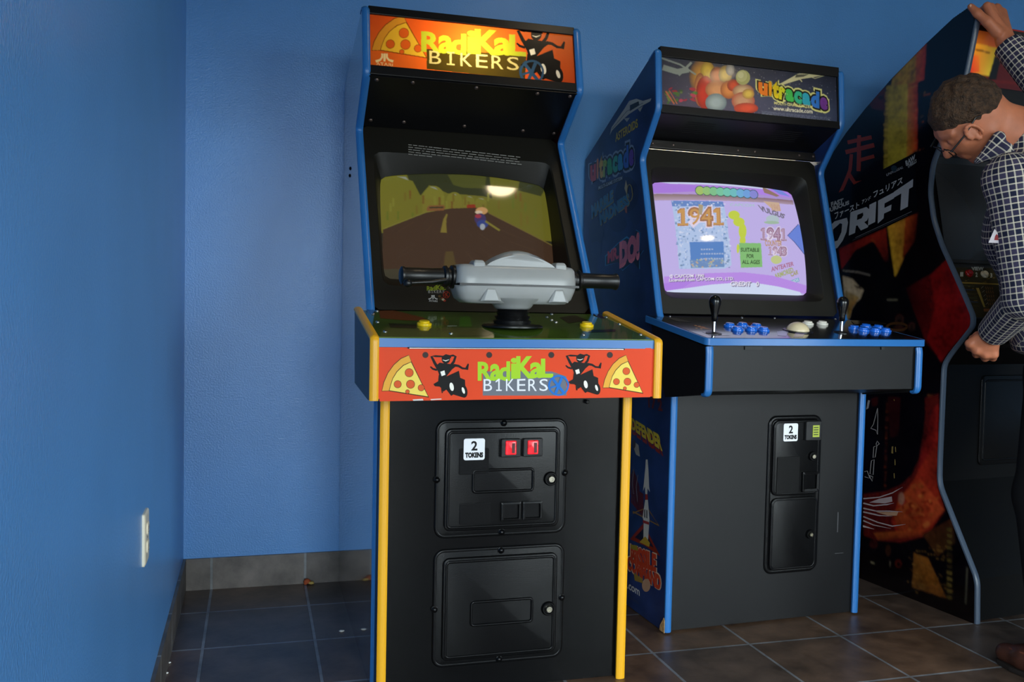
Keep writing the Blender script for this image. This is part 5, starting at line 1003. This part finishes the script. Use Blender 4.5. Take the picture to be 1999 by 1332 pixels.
# ------------------------------------------------------------------ the man bending over the driving game
def smin(a, b, k):
    if k <= 0: return np.minimum(a, b)
    h = np.maximum(k-np.abs(a-b), 0)/k; return np.minimum(a, b)-h*h*k*.25
class Field:
    """signed distance field on a grid -> one continuous smooth skin"""
    def __init__(s, lo, hi, res): s.lo = np.array(lo, float); s.res = res; s.n = np.ceil((np.array(hi)-s.lo)/res).astype(int)+1; s.D = np.full(s.n, .2, np.float32)
    def _box(s, lo, hi):
        i0 = np.maximum(np.floor((lo-s.lo)/s.res).astype(int), 0); i1 = np.minimum(np.ceil((hi-s.lo)/s.res).astype(int)+1, s.n); ax = [s.lo[k]+s.res*np.arange(i0[k], i1[k]) for k in range(3)]
        return tuple(slice(a, b) for a, b in zip(i0, i1)), np.stack(np.meshgrid(*ax, indexing='ij'), -1)
    def put(s, sl, d, k, op='u'):
        if op == 'u': s.D[sl] = smin(s.D[sl], d.astype(np.float32), k)
        else: s.D[sl] = -smin(-s.D[sl], d.astype(np.float32), k)
    def cone(s, a, b, ra, rb, k=.01, cut=None, op='u'):
        a, b = np.array(a), np.array(b); m = max(ra, rb)+max(k, .008)+.02; sl, X = s._box(np.minimum(a, b)-m, np.maximum(a, b)+m)
        if X.size == 0: return s
        ab = b-a; t = np.clip(((X-a)@ab)/max(ab@ab, 1e-9), 0, 1); d = np.linalg.norm(X-a-t[..., None]*ab, axis=-1)-(ra+(rb-ra)*t)
        if cut is not None: d = np.maximum(d, (X-np.array(cut[0]))@np.array(cut[1]))
        s.put(sl, d, k, op); return s
    def chain(s, pts, rs, k=.01):
        for i in range(len(pts)-1): s.cone(pts[i], pts[i+1], rs[i], rs[i+1], k)
        return s
    def ell(s, c, axes, rad, k=.01, op='u', post=None):
        c = np.array(c); A = np.array(axes); r = np.array(rad); m = max(rad)+max(k, .008)+.02; sl, X = s._box(c-m, c+m); q = (X-c)@A.T
        k0 = np.linalg.norm(q/r, axis=-1); k1 = np.linalg.norm(q/(r*r), axis=-1); d = k0*(k0-1)/np.maximum(k1, 1e-6)
        if post is not None: d = post(X, d)
        s.put(sl, d, k, op); return s
    def mesh(s, name, mats, parent=None, relax=2):
        D = s.D; I = D < 0; n = s.n; c = [I[i:n[0]-1+i, j:n[1]-1+j, k:n[2]-1+k] for i in (0, 1) for j in (0, 1) for k in (0, 1)]
        tot = sum(x.astype(np.int8) for x in c); act = (tot > 0) & (tot < 8); ids = np.full(act.shape, -1, np.int64); cells = np.argwhere(act); ids[act] = np.arange(len(cells))
        S_ = np.zeros((len(cells), 3)); W_ = np.zeros(len(cells)); off = [(i, j, k) for i in (0, 1) for j in (0, 1) for k in (0, 1)]
        V = np.stack([D[cells[:, 0]+o[0], cells[:, 1]+o[1], cells[:, 2]+o[2]] for o in off], 1)
        for p in range(8):
            for q in range(p+1, 8):
                if sum(abs(off[p][t]-off[q][t]) for t in range(3)) != 1: continue
                a, b = V[:, p], V[:, q]; x = (a < 0) != (b < 0); t = np.where(x, a/np.where(x, a-b, 1), 0); S_ += np.where(x[:, None], np.array(off[p])+t[:, None]*(np.array(off[q])-np.array(off[p])), 0); W_ += x
        P = s.lo+s.res*(cells+S_/W_[:, None]); F = []
        for ax in range(3):
            o1, o2 = [(0, 1, 0), (0, 0, 1)] if ax == 0 else ([(0, 0, 1), (1, 0, 0)] if ax == 1 else [(1, 0, 0), (0, 1, 0)])
            sl0 = tuple(slice(1, n[t]-1) if t != ax else slice(0, n[t]-1) for t in range(3)); sl1 = tuple(slice(1, n[t]-1) if t != ax else slice(1, n[t]) for t in range(3))
            x = I[sl0] != I[sl1]; e = np.argwhere(x)+np.array([0 if t == ax else 1 for t in range(3)]); flip = I[sl0][x]
            q = np.stack([ids[tuple((e-np.array(d)).T)] for d in (np.add(o1, o2), o2, (0, 0, 0), o1)], 1); q = np.where(flip[:, None], q[:, ::-1], q); F.append(q)
        F = np.concatenate(F); F = F[(F >= 0).all(1)]
        for _ in range(relax):
            A = np.zeros_like(P); N = np.zeros(len(P))
            for k in range(4): np.add.at(A, F[:, k], P[F[:, (k+1) % 4]]); np.add.at(N, F[:, k], 1)
            P = P*.5+.5*A/np.maximum(N, 1)[:, None]
        me = bpy.data.meshes.new(name); me.vertices.add(len(P)); me.vertices.foreach_set('co', P.astype(np.float32).ravel()); me.loops.add(F.size); me.loops.foreach_set('vertex_index', F.astype(np.int32).ravel())
        me.polygons.add(len(F)); me.polygons.foreach_set('loop_start', np.arange(0, F.size, 4, dtype=np.int32)); me.polygons.foreach_set('loop_total', np.full(len(F), 4, np.int32)); me.update(calc_edges=True); me.validate()
        me.polygons.foreach_set('use_smooth', [True]*len(me.polygons))
        for m_ in (mats if isinstance(mats, (list, tuple)) else [mats]): me.materials.append(m_)
        o = link(name, me, parent); return o, P, F
def skin_mat():
    m = mat('skin', 'b66f50', .48, bump=.25, bscale=160, var=.14, vscale=22, spec=.4); b = m.node_tree.nodes['Principled BSDF']
    b.inputs['Subsurface Weight'].default_value = .12; b.inputs['Subsurface Radius'].default_value = (.01, .004, .002); b.inputs['Subsurface Scale'].default_value = .6; return m
def plaid_mat():
    m = bpy.data.materials.new('plaid_shirt_cloth'); m.use_nodes = True; nt = m.node_tree; b = nt.nodes['Principled BSDF']; b.inputs['Roughness'].default_value = .85; b.inputs['Specular IOR Level'].default_value = .2
    at_ = nt.nodes.new('ShaderNodeAttribute'); at_.attribute_name = 'cloth'; sp = nt.nodes.new('ShaderNodeSeparateXYZ'); nt.links.new(at_.outputs['Vector'], sp.inputs[0])
    def M(op, a, b_=None):
        n = nt.nodes.new('ShaderNodeMath'); n.operation = op
        for i, v in enumerate((a, b_)):
            if v is None: continue
            if isinstance(v, (int, float)): n.inputs[i].default_value = v
            else: nt.links.new(v, n.inputs[i])
        return n.outputs[0]
    st = []; dk = []
    for ch in ('X', 'Y'):
        f = M('FRACT', M('DIVIDE', sp.outputs[ch], .0185)); st.append(M('LESS_THAN', f, .2)); dk.append(M('LESS_THAN', M('FRACT', M('DIVIDE', sp.outputs[ch], .037)), .5))
    both = M('MULTIPLY', M('ADD', st[0], st[1]), .5); d2 = M('MULTIPLY', M('ADD', dk[0], dk[1]), .5)
    mx = nt.nodes.new('ShaderNodeMix'); mx.data_type = 'RGBA'; nt.links.new(d2, mx.inputs[0]); mx.inputs[6].default_value = (*lin('3c3850'), 1); mx.inputs[7].default_value = (*lin('1c2036'), 1)
    m2 = nt.nodes.new('ShaderNodeMix'); m2.data_type = 'RGBA'; nt.links.new(M('POWER', both, .6), m2.inputs[0]); nt.links.new(mx.outputs[2], m2.inputs[6]); m2.inputs[7].default_value = (*lin('cfc7b4'), 1)
    nt.links.new(m2.outputs[2], b.inputs['Base Color']); return m
def person():
    A = lambda x, y, d: at((x, y), d)
    U3 = lambda v: v/np.linalg.norm(v)
    SK = skin_mat()
    # head frame
    hc = A(1886, 221, 2.84); f = U3(-.53*CR-.80*CU+.26*CF); l = U3(-CF+.10*CR-.18*CU); l = U3(l-f*(l@f)); u = np.cross(f, l); ax = [f, l, u]
    H = lambda a, b, c: hc+f*a+l*b+u*c
    base = A(1998, 268, 2.86); shL = A(1972, 352, 2.70); shR = A(2062, 335, 3.05); chest = A(2018, 455, 2.90); pel = A(2115, 700, 2.94)
    elL = A(2004, 580, 2.69); wrL = A(1938, 650, 2.925); elR = A(2068, 205, 2.99); wrR = A(1964, 84, 3.09)
    toeL = hit((1945, 1292), np.array([0, 0, 1.]), (0, 0, .0)); face = U3(np.array([-.10, .99, 0])); rt = np.array([face[1], -face[0], 0])
    anL = toeL-face*.19+np.array([.012, 0, .10]); anL[2] = .10; anR = anL+rt*.26-face*.10
    hipL = pel-rt*.09+np.array([0, 0, -.02]); hipR = pel+rt*.09+np.array([0, 0, -.02]); knL = (hipL+anL)/2+face*.06; knR = (hipR+anR)/2+face*.06
    allp = np.array([hc, base, shL, shR, chest, pel, elL, wrL, elR, wrR, anL, anR, hipL, hipR, knL, knR, toeL])
    lo, hi = allp.min(0)-.17, allp.max(0)+.17; lo[2] = .01
    B = Field(lo, hi, .0045)
    # head
    B.ell(hc, ax, (.104, .079, .108), 0); B.ell(H(.032, 0, -.058), ax, (.078, .063, .078), .03); B.ell(H(.072, 0, -.028), ax, (.036, .056, .050), .03)
    B.cone(H(.085, 0, -.118), H(.078, 0, -.112), .022, .022, .025)
    for s_ in (-1, 1):
        B.cone(H(.012, s_*.058, -.075), H(.075, s_*.022, -.120), .016, .016, .025)       # jaw
        B.cone(H(.094, s_*.018, .022), H(.082, s_*.052, .020), .010, .008, .014)          # brow
        B.cone(H(.075, s_*.050, -.028), H(.088, s_*.034, -.036), .016, .012, .02)         # cheekbone
        B.ell(H(.101, s_*.032, -.002), ax, (.012, .016, .010), .010, 's')                 # eye socket
        B.ell(H(.094, s_*.032, -.003), ax, (.012, .013, .012), .004)                      # eyeball under the lid
        e = H(.048, s_*.080, -.020)
        for k in range(9):                                                                 # ear rim and lobe
            a0 = -1.9+k*.48; a1 = a0+.48; R_ = lambda a: e+u*math.cos(a)*.031-f*(math.sin(a)*.019)+l*s_*(.006+.004*math.sin(a)); B.cone(R_(a0), R_(a1), .0052, .0052, .004)
        B.ell(e-l*s_*.004, ax, (.016, .008, .026), .008); B.cone(e-u*.030, e-u*.026+f*.004, .0075, .007, .006)
    B.cone(H(.103, 0, .008), H(.130, 0, -.036), .0085, .0125, .012); B.cone(H(.118, -.012, -.040), H(.118, .012, -.040), .0085, .0085, .008)
    B.cone(H(.106, -.020, -.073), H(.106, .020, -.073), .0070, .0070, .008); B.cone(H(.104, -.017, -.085), H(.104, .017, -.085), .0075, .0075, .008); B.cone(H(.114, -.02, -.079), H(.114, .02, -.079), .0022, .0022, .002, op='s')
    # neck, trunk, limbs
    B.chain([H(-.035, 0, -.055), (H(-.045, 0, -.10)+base)/2, base], [.060, .058, .062], .03); B.cone(H(.01, 0, -.075), base-CU*.03-CR*.02, .045, .055, .04)
    B.chain([base, chest, pel], [.07, .115, .09], .05); B.cone(shL, shR, .055, .055, .04); B.chain([pel, hipL, knL, anL], [.085, .075, .055, .04], .03); B.chain([pel, hipR, knR, anR], [.085, .075, .055, .04], .03)
    for an in (anL, anR): B.cone(an-np.array([0, 0, .03]), an+face*.15-np.array([0, 0, .058]), .036, .026, .02)
    B.chain([shL, elL, wrL], [.050, .041, .028], .02); B.chain([shR, elR, wrR], [.050, .041, .028], .02)
    # left hand: fist closed on the lip under the control panel
    mc = [A(1893, 671, 2.965), A(1906, 684, 2.962), A(1923, 692, 2.957), A(1939, 692, 2.950)]
    for i, p in enumerate(mc):
        B.cone(wrL+(p-wrL)*.1, p, .024, .0155, .012); vd = U3(p-CAM); q1 = p+vd*.028-CU*.013; q2 = q1+vd*.022+CU*.006+CR*.004; q3 = q2+vd*.004+CU*.018+CR*.006
        r0 = (.0125, .013, .0125, .0112)[i]; B.cone(p, q1, r0+.0015, r0, .004); B.cone(q1, q2, r0, r0-.0012, .003); B.cone(q2, q3, r0-.001, r0-.0025, .003); B.ell(p-CF*.010-CU*.002, np.eye(3), (.011, .011, .011), .008)
    B.chain([A(1925, 652, 2.945), A(1909, 656, 2.975), A(1899, 662, 3.000), A(1896, 673, 3.015)], [.019, .0145, .0125, .0105], .006)
    # right hand: laid over the top front corner, thumb on the flank
    mr = [A(1927, 12, 3.105), A(1934, 14, 3.14), A(1946, 15, 3.16), A(1957, 24, 3.165)]
    for i, p in enumerate(mr):
        B.cone(wrR+(p-wrR)*.08, p, .025, .0150, .012); r0 = (.0118, .0122, .0118, .0105)[i]; q1 = p+CF*.040+CU*.000+CR*.002; q2 = q1+CF*.022-CU*.018; q3 = q2+CF*.008-CU*.020
        B.cone(p, q1, r0+.001, r0, .004); B.cone(q1, q2, r0, r0-.001, .003); B.cone(q2, q3, r0-.001, r0-.0025, .003)
    B.chain([A(1946, 62, 3.08), A(1928, 43, 3.072), A(1908, 26, 3.085), A(1895, 13, 3.097)], [.021, .0165, .0145, .0115], .008)
    root, P, F = B.mesh('person', SK, None, 2)
    tag(root, 'man in checked shirt and glasses bending over the driving game, hand on its top', 'person')
    # thumb nail
    tn = A(1896, 12, 3.088); nb = MB(); L = [[tuple(tn+CR*(.006*c*math.cos(a)-.003*math.sin(a))+CU*(.007*c*math.sin(a))-CF*h) for a in [2*math.pi*k/14 for k in range(14)]] for c, h in ((1, 0), (.9, .0015), (.5, .002))]
    nb.loft(L, 0, False, True).build('thumbnail', mat('nail', 'c99880', .3), root, smooth=60)
    # hair
    hn = .883*u-.476*f; Hf = Field(hc-.16, hc+.16, .0035); rs = np.random.RandomState(2); wv = [(rs.normal(0, 1, 3)*95, rs.uniform(0, 6)) for _ in range(10)]
    def post(X, d):
        q = X-hc; nz = sum(np.sin(q@w+p) for w, p in wv)/10; side = np.abs(q@l)
        line = q@hn+.032+nz*.012-np.clip(side-.05, 0, 1)*.05+nz*.006-np.clip(q@f-.05, 0, 1)*.25
        return np.maximum(d+nz*.009+np.clip(.009-line*.22, 0, .02), -line-.004)
    Hf.ell(hc+u*.004-f*.004, ax, (.110, .0845, .115), 0, post=post)
    HAIR = mat('brown_hair', '3d2a1a', .6, bump=1.0, bscale=210, var=.75, vscale=90, spec=.4, bdist=.008, detail=6)
    Hf.mesh('hair', HAIR, root, 1)
    # shirt
    Sf = Field(lo, hi, .006); bones = []
    def cl(a, b, ra, rb, k, cut=None): Sf.cone(a, b, ra, rb, k, cut); bones.append((np.array(a), np.array(b), (ra+rb)/2))
    hem = pel+np.array([0, 0, .05])
    cl(base-CU*.045+CR*.015, chest, .092, .140, .04); cl(chest, hem, .140, .172, .04, (hem-np.array([0, 0, .03]), np.array([0, 0, -1.]))); cl(shL*.96+base*.04, shR*.96+base*.04, .074, .074, .05)
    Sf.cone(hem-rt*.07, hem+rt*.07, .160, .160, .05, (hem-np.array([0, 0, .03]), np.array([0, 0, -1.]))); Sf.cone((chest+hem*2)/3-rt*.05, (chest+hem*2)/3+rt*.05, .15, .15, .05)
    cl(shL, elL, .070, .062, .03)
    d = U3(wrL-elL); cl(elL, wrL+d*.01, .062, .048, .015, (wrL-d*.004, d)); d = U3(wrR-elR); cl(shR, elR, .070, .060, .03); cl(elR, wrR+d*.01, .060, .047, .015, (wrR-d*.004, d))
    # folds at the elbow
    for k in range(4):
        c = elL+(wrL-elL)*(.05+.13*k); d = U3(wrL-elL); s1 = U3(np.cross(d, CF)); Sf.cone(c-s1*.045-CF*.03, c+s1*.04-CF*.035+d*.02, .012, .006, .016)
    # collar: standing band round the neck, points at the front
    cn = U3(H(-.03, 0, -.06)-base+CU*.02); cx = U3(np.cross(cn, CF)); cy = np.cross(cn, cx); cc = base*.72+H(-.04, 0, -.08)*.28-cn*.004
    ring_ = [cc+(cx*math.cos(a)+cy*math.sin(a))*.078+cn*(.0) for a in [2*math.pi*k/18 for k in range(19)]]
    for i in range(18): Sf.cone(ring_[i], ring_[i+1], .012, .012, .006); Sf.cone(ring_[i]-cn*.022, ring_[i+1]-cn*.022, .016, .016, .012)
    tip = A(1906, 316, 2.80); Sf.cone(A(1950, 268, 2.765), tip, .020, .007, .012); Sf.cone(A(1962, 292, 2.76), tip, .024, .007, .012); bones.append((A(1985, 240, 2.77), tip, .03))
    sh, P, F = Sf.mesh('shirt', plaid_mat(), root, 3)
    ctr = P[F].mean(1); best = np.full(len(F), 9.); bi = np.zeros(len(F), int)
    for i, (a, b, r_) in enumerate(bones):
        t = np.clip(((ctr-a)@(b-a))/((b-a)@(b-a)), 0, 1); dd = np.linalg.norm(ctr-a-t[:, None]*(b-a), axis=1)-r_*(1.15 if i < 3 else 1); dd = dd+(0 if i not in (2, 3, 5) else (9 if i == 2 else np.where(t < .06, .06, 0))); m_ = dd < best; best[m_] = dd[m_]; bi[m_] = i
    uv = np.zeros((len(F), 4, 3), np.float32)
    for i, (a, b, r_) in enumerate(bones):
        m_ = bi == i; X = P[F[m_]]; d = U3(b-a); e1 = U3(np.cross(d, CR if abs(d@CR) < .8 else CU)); e2 = np.cross(d, e1); q = X-a; an = np.arctan2(q@e2, q@e1); an = an+2*np.pi*np.round((an.mean(1, keepdims=True)*0+an[:, :1]-an)/(2*np.pi)); uv[m_, :, 0] = q@d; uv[m_, :, 1] = an*r_+5+i*.3
    me = sh.data; at2 = me.attributes.new('cloth', 'FLOAT_VECTOR', 'CORNER')
    if len(me.loops) == uv.shape[0]*4: at2.data.foreach_set('vector', uv.ravel())
    # triangle patch
    bpy.context.view_layer.update(); dg_ = bpy.context.evaluated_depsgraph_get(); dr = U3(ray((1943, 463))); ok, hp, hn_, _ = sh.evaluated_get(dg_).ray_cast(Vector(CAM), Vector(dr))
    c = np.array(hp) if ok else A(1943, 462, 2.6); tp = MB(); n_ = np.array(hn_) if ok else -CF; n_ = U3(n_*.15-dr*.85); e1 = U3(np.cross(n_, CU)); e1 = e1 if e1@CR > 0 else -e1; e2 = np.cross(e1, n_); e2 = e2 if e2@CU > 0 else -e2
    c = c+n_*.010
    q = [c+e1*x+e2*y for x, y in ((-.020, -.016), (.024, -.020), (-.004, .024))]; tp.loft([[tuple(p) for p in q], [tuple(p+n_*.002) for p in q]], 0, True, True)
    pt = tp.build('triangle_patch', mat('patch_white', 'c9c0c4', .7), root)
    a = Art(lambda q_: np.array(q_)); a.poly([(-.005, -.009), (.006, -.010), (.008, .0), (.001, .009), (-.003, .002)], '8a1c22')
    a.vector('patch_print', lambda x, y, l_: tuple(c+e1*x+e2*y+n_*(.002+l_)), PRINT, pt)
    # trousers, shoes
    Tf = Field(lo, hi, .008); TR_ = mat('black_trousers', '0b0b0e', .85, spec=.2)
    Tf.chain([pel+np.array([0, 0, .06]), hipL-np.array([0, 0, .03]), knL, anL+np.array([0, 0, -.015])], [.132, .105, .080, .068], .03); Tf.chain([pel+np.array([0, 0, .06]), hipR-np.array([0, 0, .03]), knR, anR+np.array([0, 0, -.015])], [.132, .105, .080, .068], .03); Tf.mesh('trousers', TR_, root, 2)
    LE = mat('brown_leather', '3a2018', .35, bump=.3, bscale=120, var=.3, vscale=30); SO = mat('dark_sole', '17110e', .6)
    for an in (anL, anR):
        o = np.array([an[0], an[1], 0.0]); side = rt
        fl_ = Field(o-np.array([.2, .2, 0])+face*.08+np.array([0, 0, -.02]), o+np.array([.2, .2, .2])+face*.08, .004)
        pt_ = lambda y, x, z: o+face*y+side*x+np.array([0, 0, z])
        fl_.cone(pt_(-.055, 0, .05), pt_(.0, 0, .055), .036, .038, .02); fl_.cone(pt_(.0, 0, .055), pt_(.10, 0, .042), .040, .038, .02); fl_.cone(pt_(.10, 0, .042), pt_(.165, -.004, .036), .038, .030, .02); fl_.cone(pt_(-.01, 0, .06), pt_(-.01, 0, .10), .042, .040, .02)
        fl_.D = np.maximum(fl_.D, (.014-(fl_.lo[2]+fl_.res*np.arange(fl_.n[2])))[None, None, :].astype(np.float32))
        s_, _, _ = fl_.mesh('shoe', LE, root, 2)
        sm_ = MB(); out = [(-.088, 0), (-.078, -.030), (-.03, -.040), (.04, -.042), (.12, -.045), (.175, -.032), (.198, -.004), (.178, .028), (.12, .042), (.04, .040), (-.03, .038), (-.078, .028)]
        sm_.loft([[tuple(pt_(y*k, x*k, z)) for y, x in out] for z, k in ((.0015, .98), (.008, 1.0), (.016, .99))], 0, True, True).build('sole', SO, s_, bevel=.002)
        st = MB(); st.tube([tuple(pt_(y, x, z)) for y, x, z in ((.02, -.036, .070), (.08, -.034, .068), (.135, -.026, .062), (.162, -.004, .060), (.135, .024, .062), (.08, .034, .068), (.02, .036, .070))], .0035, 8); st.build('toe_seam', mat('seam_leather', '6a3a2a', .4), s_, smooth=60)
    # glasses
    G_ = mat('dark_spectacle_frame', '0a0a0c', .25); g = MB(); fw = .128; dz = -.020
    for s_ in (-1, 1):
        g.tube([tuple(H(-.002, s_*.086, -.004)), tuple(H(.012, s_*.0855, .006)), tuple(H(.07, s_*.080, -.004)), tuple(H(fw, s_*.070, dz+.014))], [.0022, .0026, .0026, .003], 8)
        rim = [tuple(H(fw-.006*abs(math.cos(a)), s_*.036+s_*.026*math.cos(a), dz+.019*math.sin(a))) for a in [2*math.pi*k/20 for k in range(21)]]; g.tube(rim, .0018, 6)
    g.tube([tuple(H(fw, -.010, dz+.006)), tuple(H(fw+.004, 0, dz+.010)), tuple(H(fw, .010, dz+.006))], .0018, 6)
    gl = g.build('eyeglasses', G_, root, smooth=60)
    ln = MB()
    for s_ in (-1, 1): ln.add([tuple(H(fw-.004-.004*abs(math.cos(a)), s_*.036+s_*.025*math.cos(a), dz+.018*math.sin(a))) for a in [2*math.pi*k/20 for k in range(20)]], [list(range(20))])
    ln.build('lenses', gm, gl)
    return root
PERSON = person()
